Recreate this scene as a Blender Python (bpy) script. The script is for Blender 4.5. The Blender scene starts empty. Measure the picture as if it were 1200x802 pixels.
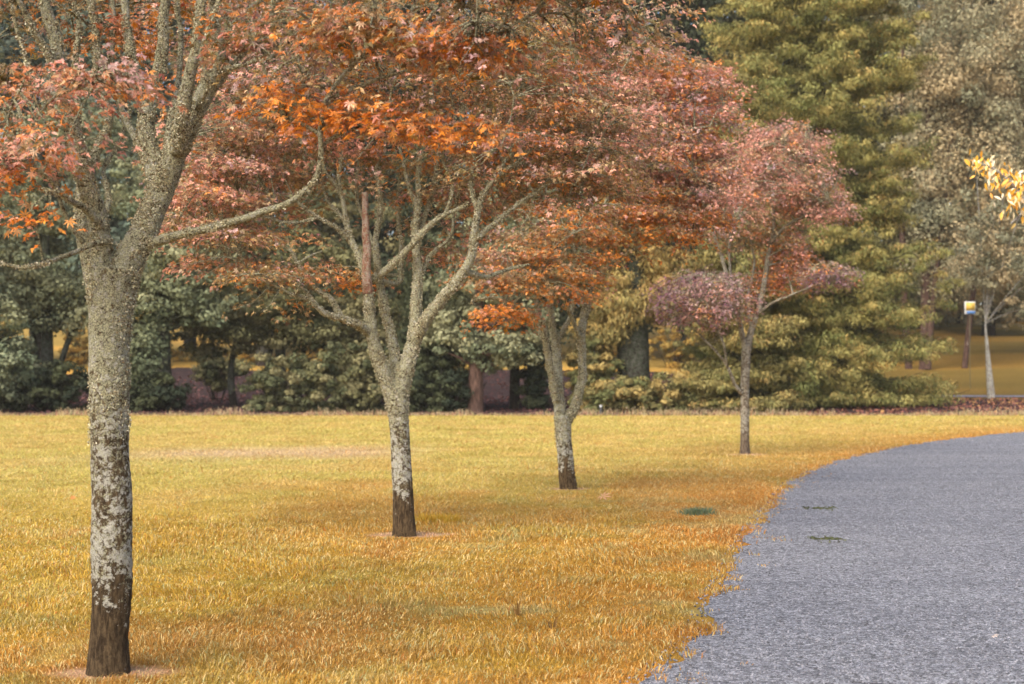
import bpy, math, random
import numpy as np
from mathutils import Vector

# ------------------------------------------------------------------ camera, world, sun, exposure
SC = bpy.context.scene
COL = SC.collection
PW, PH, FPX, CAMH, HORIZON = 1200, 802, 1800.0, 1.6, 440.0
PITCH = math.atan((HORIZON - PH / 2) / FPX)

cam_data = bpy.data.cameras.new('camera')
cam = bpy.data.objects.new('camera', cam_data)
COL.objects.link(cam)
cam.location = (0, 0, CAMH)
cam.rotation_euler = (math.pi / 2 + PITCH, 0, 0)
cam_data.sensor_width = 36.0
cam_data.lens = 36.0 * FPX / PW
cam_data.clip_end = 3000
cam_data.dof.use_dof = True
cam_data.dof.focus_distance = 11.0
cam_data.dof.aperture_fstop = 3.0
SC.camera = cam

SUN_EL, SUN_AZ = 46.0, 212.0          # azimuth measured clockwise from +Y: light from behind left of the camera
world = bpy.data.worlds.new('World')
SC.world = world
world.use_nodes = True
wn = world.node_tree.nodes
wl = world.node_tree.links
sky = wn.new('ShaderNodeTexSky')
sky.sky_type = 'NISHITA'
sky.sun_disc = False
sky.sun_elevation = math.radians(SUN_EL)
sky.sun_rotation = math.radians(SUN_AZ)
sky.dust_density = 4.0
sky.air_density = 1.0
wl.new(sky.outputs[0], wn['Background'].inputs[0])
wn['Background'].inputs[1].default_value = 0.15

sun_data = bpy.data.lights.new('sun', 'SUN')
sun_data.energy = 1.75
sun_data.angle = math.radians(62)
sun_data.color = (1.0, 0.91, 0.75)
sun = bpy.data.objects.new('sun', sun_data)
COL.objects.link(sun)
az, el = math.radians(SUN_AZ), math.radians(SUN_EL)
sdir = Vector((math.sin(az) * math.cos(el), math.cos(az) * math.cos(el), math.sin(el)))
sun.rotation_euler = sdir.to_track_quat('Z', 'Y').to_euler()

SC.view_settings.view_transform = 'Standard'
SC.view_settings.look = 'None'
SC.view_settings.exposure = 1.08
SC.view_settings.gamma = 1.0
SC.view_settings.use_curve_mapping = False
SC.cycles.max_bounces = 6
SC.cycles.diffuse_bounces = 3
SC.cycles.glossy_bounces = 2
SC.cycles.transmission_bounces = 4
SC.cycles.transparent_max_bounces = 8
SC.cycles.use_denoising = True

RNG = np.random.default_rng(11)
random.seed(5)

# ------------------------------------------------------------------ helpers: picture point -> world point, terrain
def at(x, y, d):
    """world point seen at photograph position x, y lying d metres in front"""
    cx, cz = (x - PW / 2) / FPX, (PH / 2 - y) / FPX
    fy = math.cos(PITCH) - cz * math.sin(PITCH)
    fz = math.sin(PITCH) + cz * math.cos(PITCH)
    return np.array((cx / fy * d, d, CAMH + fz / fy * d))

def on_ground(x, y):
    cx, cz = (x - PW / 2) / FPX, (PH / 2 - y) / FPX
    fy = math.cos(PITCH) - cz * math.sin(PITCH)
    fz = math.sin(PITCH) + cz * math.cos(PITCH)
    d = -CAMH * fy / fz
    return np.array((cx / fy * d, d, 0.0))

def _hash(ix, iy, iz, seed):
    h = (ix * 374761393 + iy * 668265263 + iz * 2147483647 + seed * 974634777) & 0xFFFFFFFF
    h = ((h ^ (h >> 13)) * 1274126177) & 0xFFFFFFFF
    h = ((h ^ (h >> 16)) * 2246822519) & 0xFFFFFFFF
    return ((h ^ (h >> 15)) & 0xFFFF) / 65535.0

def vnoise(p, scale=1.0, seed=0):
    """value noise, 0..1, for an (N,3) or (N,2) array"""
    p = np.asarray(p, float)
    if p.shape[1] == 2:
        p = np.column_stack((p, np.zeros(len(p))))
    q = p * scale + 1000.0
    i = np.floor(q).astype(np.int64)
    f = q - i
    f = f * f * (3 - 2 * f)
    out = 0
    for dx in (0, 1):
        wx = f[:, 0] if dx else 1 - f[:, 0]
        for dy in (0, 1):
            wy = f[:, 1] if dy else 1 - f[:, 1]
            for dz in (0, 1):
                wz = f[:, 2] if dz else 1 - f[:, 2]
                out = out + wx * wy * wz * _hash(i[:, 0] + dx, i[:, 1] + dy, i[:, 2] + dz, seed)
    return out

def fnoise(p, scale, seed, octs=3):
    s, a, t = 0, 1.0, 0
    for o in range(octs):
        s = s + a * vnoise(p, scale * 2 ** o, seed + o * 17)
        t += a
        a *= 0.5
    return s / t

def sstep(a, b, x):
    t = np.clip((x - a) / (b - a), 0, 1)
    return t * t * (3 - 2 * t)

def terrain(x, y):
    x = np.asarray(x, float)
    y = np.asarray(y, float)
    t = np.maximum(0, y - 60.5)
    h = 0.028 * np.minimum(t, 20) + 0.1 * np.maximum(0, np.minimum(y, 165) - 80.5) + 0.02 * np.maximum(0, y - 165)
    h = h + 0.5 * sstep(64, 100, y) * (vnoise(np.column_stack((x.ravel(), y.ravel())), 0.05, 3).reshape(x.shape) - 0.5)
    return h

def th(x, y):
    return float(terrain(np.array([x]), np.array([y]))[0])

# ------------------------------------------------------------------ helpers: meshes and objects
def put(name, me, mat=None, parent=None, loc=None):
    o = bpy.data.objects.new(name, me)
    COL.objects.link(o)
    if mat is not None and me is not None and len(me.materials) == 0:
        me.materials.append(mat)
    if parent is not None:
        o.parent = parent
    if loc is not None:
        o.location = loc
    return o

def tag(o, label=None, cat=None, group=None, kind=None):
    if label: o['label'] = label
    if cat: o['category'] = cat
    if group: o['group'] = group
    if kind: o['kind'] = kind
    return o

def thing(name, loc, label, cat, group=None):
    o = bpy.data.objects.new(name, None)
    COL.objects.link(o)
    o.location = loc
    o.empty_display_size = 0.2
    return tag(o, label, cat, group)

def np_mesh(name, verts, faces, colors=None, smooth=False):
    """verts (N,3); faces: one (M,k) array or a list of such arrays; colors per vertex (N,3)"""
    me = bpy.data.meshes.new(name)
    if not isinstance(faces, list):
        faces = [faces]
    faces = [f for f in faces if len(f)]
    verts = np.asarray(verts, np.float32)
    me.vertices.add(len(verts))
    me.vertices.foreach_set('co', verts.ravel())
    nl = sum(f.size for f in faces)
    npoly = sum(len(f) for f in faces)
    me.loops.add(nl)
    me.loops.foreach_set('vertex_index', np.concatenate([f.ravel() for f in faces]).astype(np.int32))
    tot = np.concatenate([np.full(len(f), f.shape[1]) for f in faces]).astype(np.int32)
    start = np.concatenate(([0], np.cumsum(tot)[:-1])).astype(np.int32)
    me.polygons.add(npoly)
    me.polygons.foreach_set('loop_start', start)
    if smooth:
        me.polygons.foreach_set('use_smooth', np.ones(npoly, bool))
    me.update(calc_edges=True)
    if colors is not None:
        a = me.color_attributes.new('col', 'FLOAT_COLOR', 'POINT')
        c = np.ones((len(verts), 4), np.float32)
        c[:, :3] = np.clip(colors, 0, 1)
        a.data.foreach_set('color', c.ravel())
    return me

def stamp(tv, tf, pos, T, B, N, size, col):
    """copies of a small template (tv, tf) at pos with axes T, B, N; returns verts, faces, colours"""
    n, k = len(pos), len(tv)
    size = np.broadcast_to(np.asarray(size, float), (n,))[:, None, None]
    v = (T[:, None, :] * tv[None, :, 0:1] + B[:, None, :] * tv[None, :, 1:2] + N[:, None, :] * tv[None, :, 2:3]) * size + pos[:, None, :]
    f = (tf[None] + (np.arange(n) * k)[:, None, None]).reshape(-1, tf.shape[1])
    c = np.repeat(col, k, axis=0)
    return v.reshape(-1, 3), f, c

def norm(v):
    return v / np.maximum(np.linalg.norm(v, axis=-1, keepdims=True), 1e-9)

def frame_from(N, D):
    """orthonormal T, B, N with T as near D as N allows"""
    N = norm(N)
    T = D - (D * N).sum(-1, keepdims=True) * N
    T = norm(T)
    return T, np.cross(N, T), N

class Mesher:
    def __init__(self):
        self.v, self.f, self.c, self.n = [], [], [], 0
    def add(self, v, f, c=None):
        self.v.append(v); self.f.append(f + self.n)
        self.c.append(c if c is not None else np.zeros((len(v), 3)))
        self.n += len(v)
    def mesh(self, name, col=True, smooth=False):
        by = {}
        for f in self.f:
            by.setdefault(f.shape[1], []).append(f)
        return np_mesh(name, np.concatenate(self.v), [np.concatenate(x) for x in by.values()],
                       np.concatenate(self.c) if col else None, smooth)

def catmull(pts, rad, step):
    pts = np.asarray(pts, float); rad = np.asarray(rad, float)
    P = np.vstack((2 * pts[0] - pts[1], pts, 2 * pts[-1] - pts[-2]))
    R = np.concatenate(([rad[0]], rad, [rad[-1]]))
    op, orr = [], []
    for i in range(1, len(P) - 2):
        L = np.linalg.norm(P[i + 1] - P[i])
        n = max(1, int(round(L / step)))
        t = (np.arange(n) / n)[:, None]
        a = P[i - 1:i + 3]
        op.append(0.5 * ((2 * a[1]) + (-a[0] + a[2]) * t + (2 * a[0] - 5 * a[1] + 4 * a[2] - a[3]) * t ** 2 + (-a[0] + 3 * a[1] - 3 * a[2] + a[3]) * t ** 3))
        r = R[i - 1:i + 3]
        orr.append(R[i] + (R[i + 1] - R[i]) * t[:, 0])
    op.append(P[-2][None]); orr.append([R[-2]])
    return np.vstack(op), np.concatenate(orr)

def tube(pts, rad, sides, closed=True, rough=0.0, seed=0, rscale=8.0, flare=0.0):
    pts = np.asarray(pts, float)
    n = len(pts)
    tan = norm(np.gradient(pts, axis=0))
    up = np.array((0.0, 1.0, 0.0)) if abs(tan[0][1]) < 0.9 else np.array((1.0, 0, 0))
    A = np.empty((n, 3)); a = up
    for i in range(n):
        a = a - tan[i] * a.dot(tan[i]); a = a / max(np.linalg.norm(a), 1e-9); A[i] = a
    B = np.cross(tan, A)
    th_ = np.arange(sides) / sides * 2 * math.pi
    ring = A[:, None] * np.cos(th_)[None, :, None] + B[:, None] * np.sin(th_)[None, :, None]
    r = np.asarray(rad)[:, None, None] * np.ones((n, sides, 1))
    if rough:
        q = (pts[:, None] + ring * r).reshape(-1, 3)
        q2 = q * np.array((1, 1, 0.45))
        d = fnoise(q2, rscale, seed, 3).reshape(n, sides, 1) - 0.5
        r = r * (1 + 2 * rough * d)
    if flare:
        z = pts[:, 2] - pts[0, 2]
        w = np.exp(-np.maximum(z, 0) / 0.10)[:, None]
        lob = 0.6 + 0.4 * np.sin(5 * th_ + seed)[None]
        r = r * (1 + flare * w * lob)[:, :, None]
    v = (pts[:, None] + ring * r).reshape(-1, 3)
    i = np.arange(n - 1)[:, None] * sides
    j = np.arange(sides)[None]
    j2 = (j + 1) % sides
    f = np.stack((i + j, i + j2, i + sides + j2, i + sides + j), -1).reshape(-1, 4)
    if closed:
        v = np.vstack((v, pts[0], pts[-1]))
        c0, c1 = n * sides, n * sides + 1
        jj = np.arange(sides)
        t1 = np.stack((np.full(sides, c0), (jj + 1) % sides, jj), -1)
        t2 = np.stack((np.full(sides, c1), (n - 1) * sides + jj, (n - 1) * sides + (jj + 1) % sides), -1)
        return v, [f, t1, t2]
    return v, [f]

# ------------------------------------------------------------------ materials
def new_mat(name):
    m = bpy.data.materials.new(name)
    m.use_nodes = True
    nt = m.node_tree
    return m, nt, nt.nodes, nt.links, nt.nodes['Principled BSDF'], nt.nodes['Material Output']

def ramp(nt, fac, stops):
    r = nt.nodes.new('ShaderNodeValToRGB')
    while len(r.color_ramp.elements) < len(stops):
        r.color_ramp.elements.new(0.5)
    for e, (p, c) in zip(r.color_ramp.elements, stops):
        e.position = p
        e.color = (*c, 1) if len(c) == 3 else c
    nt.links.new(fac, r.inputs[0])
    return r.outputs[0]

def noise_node(nt, vec, scale, detail=4, rough=0.6, dist=0.0):
    n = nt.nodes.new('ShaderNodeTexNoise')
    n.inputs['Scale'].default_value = scale
    n.inputs['Detail'].default_value = detail
    n.inputs['Roughness'].default_value = rough
    n.inputs['Distortion'].default_value = dist
    if vec is not None:
        nt.links.new(vec, n.inputs['Vector'])
    return n.outputs[0]

def mix(nt, fac, a, b, mode='MIX'):
    m = nt.nodes.new('ShaderNodeMix')
    m.data_type = 'RGBA'
    m.blend_type = mode
    for sock, val in ((m.inputs[0], fac), (m.inputs[6], a), (m.inputs[7], b)):
        if hasattr(val, 'is_output'):
            nt.links.new(val, sock)
        elif isinstance(val, tuple):
            sock.default_value = (*val, 1)
        else:
            sock.default_value = val
    return m.outputs[2]

def math_node(nt, op, a, b=0.0, clamp=False):
    m = nt.nodes.new('ShaderNodeMath')
    m.operation = op
    m.use_clamp = clamp
    for i, val in enumerate((a, b)):
        if hasattr(val, 'is_output'):
            nt.links.new(val, m.inputs[i])
        else:
            m.inputs[i].default_value = val
    return m.outputs[0]

def leaf_material(name, translucent=0.35, rough=0.5, spec=0.3):
    m, nt, N, L, P, out = new_mat(name)
    a = N.new('ShaderNodeAttribute'); a.attribute_name = 'col'
    L.new(a.outputs['Color'], P.inputs['Base Color'])
    P.inputs['Roughness'].default_value = rough
    P.inputs['Specular IOR Level'].default_value = spec
    t = N.new('ShaderNodeBsdfTranslucent')
    s = mix(nt, 1.0, a.outputs['Color'], (1.0, 0.92, 0.75), 'MULTIPLY')
    L.new(s, t.inputs['Color'])
    ms = N.new('ShaderNodeMixShader')
    ms.inputs[0].default_value = translucent
    L.new(P.outputs[0], ms.inputs[1]); L.new(t.outputs[0], ms.inputs[2])
    L.new(ms.outputs[0], out.inputs[0])
    return m

M_LEAF = leaf_material('maple_leaf_surface', 0.33, 0.38, 0.5)
M_FOL = leaf_material('foliage_surface', 0.25, 0.75, 0.1)
M_GRASS = leaf_material('grass_surface', 0.3, 0.6, 0.2)

def bark_material(name, scale=1.0, lichen=1.0, low=0.3, brown=((0.06, 0.04, 0.022), (0.22, 0.155, 0.085)),
                  white=(0.68, 0.66, 0.57), green=(0.56, 0.54, 0.35), mossz=(1.1, 1.7), relief=0.02):
    m, nt, N, L, P, out = new_mat(name)
    tc = N.new('ShaderNodeTexCoord')
    ob = tc.outputs['Object']
    mp = N.new('ShaderNodeMapping'); mp.inputs['Scale'].default_value = (1, 1, 0.22)
    L.new(ob, mp.inputs[0])
    sep = N.new('ShaderNodeSeparateXYZ'); L.new(ob, sep.inputs[0])
    # ragged height, so that the lichen does not stop at a line
    zr = math_node(nt, 'MULTIPLY', math_node(nt, 'SUBTRACT', noise_node(nt, mp.outputs[0], 16 * scale, 4, 0.6), 0.5), 0.9)
    z = math_node(nt, 'ADD', sep.outputs[2], zr)
    furrow = noise_node(nt, mp.outputs[0], 55 * scale, 6, 0.75, 0.4)
    b = ramp(nt, furrow, [(0.32, tuple(c * 0.35 for c in brown[0])), (0.45, brown[0]), (0.72, brown[1])])
    wn1 = noise_node(nt, ob, 30 * scale, 7, 0.72, 0.5)
    zl = N.new('ShaderNodeMapRange'); L.new(z, zl.inputs[0])
    zl.inputs[1].default_value = low; zl.inputs[2].default_value = low + 0.3
    zl.inputs[3].default_value = -0.2; zl.inputs[4].default_value = 0.0
    patch = math_node(nt, 'MULTIPLY', math_node(nt, 'SUBTRACT', noise_node(nt, ob, 9 * scale, 3, 0.5), 0.5), 0.5)
    wsum = math_node(nt, 'ADD', math_node(nt, 'ADD', wn1, patch), zl.outputs[0])
    wm = ramp(nt, wsum, [(0.485, (0, 0, 0)), (0.52, (1, 1, 1))])
    wc = ramp(nt, noise_node(nt, ob, 110 * scale, 5, 0.8), [(0.42, tuple(c * 0.35 for c in white)), (0.5, tuple(c * 0.8 for c in white)), (0.68, white)])
    c1 = mix(nt, wm, b, wc)
    gn = noise_node(nt, ob, 42 * scale, 8, 0.82, 0.3)
    zg = N.new('ShaderNodeMapRange'); L.new(z, zg.inputs[0])
    zg.inputs[1].default_value = mossz[0]; zg.inputs[2].default_value = mossz[1]
    zg.inputs[3].default_value = -0.045; zg.inputs[4].default_value = 0.035 * lichen
    gsum = math_node(nt, 'ADD', gn, zg.outputs[0])
    gsum2 = math_node(nt, 'ADD', gsum, math_node(nt, 'MULTIPLY', zl.outputs[0], 0.8))
    gm = ramp(nt, gsum2, [(0.48, (0, 0, 0)), (0.53, (1, 1, 1))])
    fine = noise_node(nt, ob, 130 * scale, 4, 0.8)
    gc = ramp(nt, fine, [(0.40, tuple(c * 0.16 for c in green)), (0.49, tuple(c * 0.65 for c in green)), (0.57, green), (0.68, tuple(c * 1.35 for c in green))])
    c2 = mix(nt, gm, c1, gc)
    L.new(c2, P.inputs['Base Color'])
    P.inputs['Roughness'].default_value = 0.9
    P.inputs['Specular IOR Level'].default_value = 0.15
    bp = N.new('ShaderNodeBump'); bp.inputs['Strength'].default_value = 1.0; bp.inputs['Distance'].default_value = relief
    hsum = math_node(nt, 'ADD', math_node(nt, 'ADD', math_node(nt, 'MULTIPLY', wn1, 0.7), fine), furrow)
    L.new(hsum, bp.inputs['Height'])
    L.new(bp.outputs[0], P.inputs['Normal'])
    return m

M_BARK1 = bark_material('lichen_bark', 1.0, 1.0, 0.27)
M_BARK2 = bark_material('lichen_bark_pale', 0.9, 1.0, 0.2, mossz=(0.8, 1.4))
M_BARK3 = bark_material('lichen_bark_mottled', 0.75, 1.0, 0.12, mossz=(0.5, 1.1))
M_BARK4 = bark_material('thin_grey_bark', 0.8, 0.8, 0.2, brown=((0.10, 0.07, 0.05), (0.3, 0.25, 0.18)), white=(0.5, 0.46, 0.38), green=(0.36, 0.33, 0.22), mossz=(2, 5))
M_BARKRED = bark_material('salmon_bark', 1.0, 0.55, -3.0, brown=((0.24, 0.11, 0.07), (0.55, 0.32, 0.23)), white=(0.58, 0.42, 0.34), mossz=(8, 9))
M_BARKDARK = bark_material('dark_rough_bark', 0.25, 0.5, 0.5, brown=((0.018, 0.014, 0.012), (0.07, 0.05, 0.04)), white=(0.12, 0.12, 0.1), green=(0.06, 0.075, 0.045), mossz=(0, 4))
M_BARKBROWN = bark_material('reddish_fibrous_bark', 0.25, 0.3, 30, brown=((0.06, 0.035, 0.028), (0.2, 0.12, 0.09)), mossz=(30, 31))
M_BARKPALE = bark_material('smooth_pale_bark', 0.3, 1.0, -3, brown=((0.25, 0.22, 0.2), (0.4, 0.37, 0.34)), white=(0.52, 0.5, 0.46), mossz=(30, 31))
M_TWIG = bark_material('twig_bark', 1.0, 1.0, -5.0, brown=((0.05, 0.035, 0.025), (0.16, 0.11, 0.08)), white=(0.3, 0.27, 0.2), mossz=(-5, -4))

def soil_like(name, stops, scale, bump, bscale):
    m, nt, N, L, P, out = new_mat(name)
    g = N.new('ShaderNodeNewGeometry')
    a = noise_node(nt, g.outputs['Position'], scale, 8, 0.75)
    L.new(ramp(nt, a, stops), P.inputs['Base Color'])
    P.inputs['Roughness'].default_value = 0.95
    P.inputs['Specular IOR Level'].default_value = 0.1
    bp = N.new('ShaderNodeBump'); bp.inputs['Distance'].default_value = bump
    L.new(noise_node(nt, g.outputs['Position'], bscale, 6, 0.7), bp.inputs['Height'])
    L.new(bp.outputs[0], P.inputs['Normal'])
    return m

# ------------------------------------------------------------------ ground
PATH_EDGE = [(-0.55, 2.0), (0.05, 5.0)] + [tuple(on_ground(x, y)[:2]) for x, y in
    ((752, 802), (797, 770), (822, 738), (838, 700), (858, 668), (868, 640), (888, 612), (905, 590), (932, 562), (965, 547), (1000, 536), (1050, 524.5), (1100, 517), (1150, 511), (1200, 506.5))] + \
    [(19.5, 47.5), (27, 51.0), (40, 54), (70, 57)]
PE = np.array(PATH_EDGE)

def edge_x(y):
    """x of the lawn edge of the path at distance y"""
    return np.interp(y, PE[:, 1], PE[:, 0])

def edge_dist(x, y):
    """signed distance to the lawn edge: positive on the lawn"""
    x = np.asarray(x, float); y = np.asarray(y, float)
    best = np.full(x.shape, 1e9)
    for (x0, y0), (x1, y1) in zip(PATH_EDGE[:-1], PATH_EDGE[1:]):
        dx, dy = x1 - x0, y1 - y0
        t = np.clip(((x - x0) * dx + (y - y0) * dy) / (dx * dx + dy * dy), 0, 1)
        best = np.minimum(best, np.hypot(x - x0 - t * dx, y - y0 - t * dy))
    return np.where(x < edge_x(y), best, -best)

# colour of the turf, shared by the ground sheet and the blades
GOLD = np.array((0.50, 0.325, 0.05)); ORANGE = np.array((0.51, 0.235, 0.05)); YELLOW = np.array((0.51, 0.425, 0.115))
STRAW = np.array((0.60, 0.44, 0.19)); GREEN = np.array((0.38, 0.38, 0.18)); PINK = np.array((0.58, 0.42, 0.26)); RUST = np.array((0.38, 0.15, 0.032))


BARE = [(on_ground(132, 789), 0.42, 0.2), (on_ground(482, 627), 0.55, 0.36), (on_ground(668, 573), 0.35, 0.25), (on_ground(873, 533), 0.6, 0.35)]

def turf(p):
    """p (N,2): colour (N,3)"""
    x, y = p[:, 0], p[:, 1]
    far = sstep(12, 27, y)
    n1 = fnoise(p, 0.35, 5, 3); n2 = fnoise(p * np.array((1, 0.5)), 0.9, 9, 3); n3 = fnoise(p, 2.4, 21, 2)
    ed = edge_dist(x, y)
    a = (sstep(0.42, 0.7, n1 * 0.6 + n2 * 0.4) * 0.75)[:, None]
    near = GOLD * (1 - a) + ORANGE * a
    yl = sstep(0.45, 0.65, n3 * 0.5 + n2 * 0.5)[:, None] * 0.6
    near = near * (1 - yl) + (YELLOW * 0.92) * yl
    fa = sstep(0.40, 0.62, n2)[:, None]
    farc = YELLOW * (1 - fa * 0.6) + (GOLD * 0.5 + STRAW * 0.55) * fa * 0.6
    c = near * (1 - far[:, None]) + farc * far[:, None]
    # orange belt beside the path, thinning away from it
    w = (np.exp(-np.maximum(ed, 0) / (1.5 + 0.03 * y)) * sstep(0.28, 0.5, n1 + 0.15))[:, None] * 0.85
    c = c * (1 - w) + ORANGE * w
    ol = (sstep(0.5, 0.72, fnoise(p, 1.5, 133, 3)))[:, None] * 0.45
    c = c * (1 - ol) + np.array((0.36, 0.29, 0.06)) * ol
    ub = (sstep(12, 16, y) * (1 - sstep(22, 29, y)) * sstep(-5, -1, x) * sstep(0.38, 0.6, n2 + 0.05))[:, None] * 0.4
    c = c * (1 - ub) + ORANGE * 1.05 * ub
    g = (sstep(0.55, 0.72, n3 * 0.5 + n1 * 0.5) * (1 - far) * sstep(-1.4, -0.2, x))[:, None] * 0.45
    c = c * (1 - g) + GREEN * g
    r = (sstep(0.6, 0.75, n2) * (1 - far))[:, None] * 0.45
    c = c * (1 - r) + RUST * r
    # pale dry streak across the lawn
    yy = 33.0 + 0.25 * x + 2.5 * (n1 - 0.5)
    s = (np.exp(-((y - yy) / 2.2) ** 2) * sstep(-9.5, -6, x) * (1 - sstep(-3.5, -1.0, x)))[:, None]
    yy2 = 24.5 + 1.0 * (n2 - 0.5)
    c = c * (1 - 0.85 * s) + PINK * 0.85 * s
    return c

def bareness(x, y):
    b = np.zeros_like(x)
    for (c, rx, ry) in BARE:
        q = np.hypot((x - c[0]) / rx, (y - c[1]) / ry) + 0.5 * (vnoise(np.column_stack((x, y)), 6, 4) - 0.5)
        b = np.maximum(b, 1 - sstep(0.55, 1.05, q))
    return b

def ground_material():
    m, nt, N, L, P, out = new_mat('turf_ground')
    a = N.new('ShaderNodeAttribute'); a.attribute_name = 'col'
    g = N.new('ShaderNodeNewGeometry')
    mp = N.new('ShaderNodeMapping'); mp.inputs['Scale'].default_value = (1, 0.45, 1)
    L.new(g.outputs['Position'], mp.inputs[0])
    n = noise_node(nt, mp.outputs[0], 9, 9, 0.8)
    f = ramp(nt, n, [(0.3, (0.55, 0.5, 0.42)), (0.5, (0.9, 0.88, 0.85)), (0.7, (1.15, 1.15, 1.1))])
    L.new(mix(nt, 1.0, a.outputs['Color'], f, 'MULTIPLY'), P.inputs['Base Color'])
    P.inputs['Roughness'].default_value = 0.95
    P.inputs['Specular IOR Level'].default_value = 0.05
    bp = N.new('ShaderNodeBump'); bp.inputs['Distance'].default_value = 0.03
    L.new(noise_node(nt, g.outputs['Position'], 25, 6, 0.75), bp.inputs['Height'])
    L.new(bp.outputs[0], P.inputs['Normal'])
    return m

def sheet(name, xs, ys, lift, mat, color=None, keep=None):
    X, Y = np.meshgrid(xs, ys)
    Z = terrain(X, Y) + lift
    v = np.column_stack((X.ravel(), Y.ravel(), Z.ravel()))
    nx, ny = len(xs), len(ys)
    i = (np.arange(ny - 1)[:, None] * nx + np.arange(nx - 1)[None])
    f = np.stack((i, i + 1, i + nx + 1, i + nx), -1).reshape(-1, 4)
    if keep is not None:
        c = v[f].mean(1)
        f = f[keep(c[:, 0], c[:, 1])]
    me = np_mesh(name, v, f, color(v) if color else None, True)
    return tag(put(name, me, mat), kind='structure')

def turf_sheet_color(v):
    c = turf(v[:, :2]) * 0.8
    b = bareness(v[:, 0], v[:, 1])[:, None]
    c = c * (1 - b) + np.array((0.50, 0.32, 0.19)) * b
    hill = sstep(63, 70, v[:, 1])[:, None]
    n = fnoise(v[:, :2] * np.array((0.3, 1)), 0.3, 77, 3)[:, None]
    hc = np.array((0.20, 0.135, 0.035)) * (0.7 + 0.6 * n) + np.array((0.07, 0.02, 0)) * sstep(0.5, 0.7, n)
    hc = hc * (1 + 0.8 * (1 - sstep(6, 14, v[:, 0:1])))
    return c * (1 - hill) + hc * hill

xs = np.concatenate((np.linspace(-900, -60, 15)[:-1], np.linspace(-60, -12, 40)[:-1], np.linspace(-12, 20, 330)[:-1], np.linspace(20, 60, 40)[:-1], np.linspace(60, 900, 15)))
ys = np.concatenate((np.linspace(-60, 3, 12)[:-1], np.linspace(3, 34, 330)[:-1], np.linspace(34, 64, 90)[:-1], np.linspace(64, 200, 90)[:-1], np.linspace(200, 1500, 20)))
sheet('ground', xs, ys, 0.0, ground_material(), turf_sheet_color)

# the grey chip path: strip whose lawn side is ragged
def path_material():
    m, nt, N, L, P, out = new_mat('grey_chip_surface')
    g = N.new('ShaderNodeNewGeometry')
    v = N.new('ShaderNodeTexVoronoi'); v.inputs['Scale'].default_value = 105
    L.new(g.outputs['Position'], v.inputs['Vector'])
    sepc = N.new('ShaderNodeSeparateColor'); L.new(v.outputs['Color'], sepc.inputs[0])
    chip = ramp(nt, sepc.outputs[0], [(0.0, (0.04, 0.041, 0.046)), (0.25, (0.145, 0.146, 0.163)), (0.7, (0.255, 0.256, 0.285)), (1.0, (0.48, 0.48, 0.51))])
    v2 = N.new('ShaderNodeTexVoronoi'); v2.inputs['Scale'].default_value = 28
    L.new(g.outputs['Position'], v2.inputs['Vector'])
    sep2 = N.new('ShaderNodeSeparateColor'); L.new(v2.outputs['Color'], sep2.inputs[0])
    chip2 = ramp(nt, sep2.outputs[1], [(0.0, (0.6, 0.6, 0.61)), (0.5, (0.97, 0.97, 0.97)), (1.0, (1.35, 1.35, 1.35))])
    c = mix(nt, 1.0, chip, chip2, 'MULTIPLY')
    mpp = N.new('ShaderNodeMapping'); mpp.inputs['Scale'].default_value = (0.35, 1.3, 1)
    L.new(g.outputs['Position'], mpp.inputs[0])
    big = ramp(nt, noise_node(nt, mpp.outputs[0], 0.8, 6, 0.65), [(0.3, (0.8, 0.8, 0.82)), (0.5, (0.98, 0.98, 0.98)), (0.62, (1.08, 1.08, 1.07)), (0.75, (1.28, 1.27, 1.24))])
    c = mix(nt, 1.0, c, big, 'MULTIPLY')
    L.new(c, P.inputs['Base Color'])
    P.inputs['Roughness'].default_value = 0.85
    P.inputs['Specular IOR Level'].default_value = 0.3
    bp = N.new('ShaderNodeBump'); bp.inputs['Distance'].default_value = 0.012; bp.inputs['Strength'].default_value = 1.0
    hh = math_node(nt, 'ADD', v.outputs['Distance'], math_node(nt, 'MULTIPLY', sepc.outputs[1], 0.8))
    L.new(hh, bp.inputs['Height'])
    L.new(bp.outputs[0], P.inputs['Normal'])
    return m

ep, _ = catmull([(x, y, 0) for x, y in PATH_EDGE], [0] * len(PATH_EDGE), 0.06)
nrm = np.gradient(ep, axis=0)[:, :2]
nrm = norm(nrm)
nrm = np.column_stack((nrm[:, 1], -nrm[:, 0]))
# edge raggedness grows a little with distance
j = (fnoise(ep[:, :2], 2.2, 41, 3) - 0.5) * 0.32 + (fnoise(ep[:, :2], 0.7, 43, 2) - 0.5) * 0.15
left = ep[:, :2] + nrm * j[:, None]
rows = []
offs = [0, 0.3, 1, 2.5, 5, 8.5]
for k in offs:
    rows.append(left + nrm * k if k else left)
V = []
for r_, k in zip(rows, offs):
    r2 = r_.copy()
    V.append(np.column_stack((r2, np.full(len(r2), 0.005))))
V = np.vstack(V); n = len(ep)
F = []
for a in range(len(offs) - 1):
    i = np.arange(n - 1)
    F.append(np.stack((a * n + i, (a + 1) * n + i, (a + 1) * n + i + 1, a * n + i + 1), -1))
# keep the strip simple where it curves tightly
tag(put('path', np_mesh('path', V, np.vstack(F), None, True), path_material()), kind='structure')
LEFT = left

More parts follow.
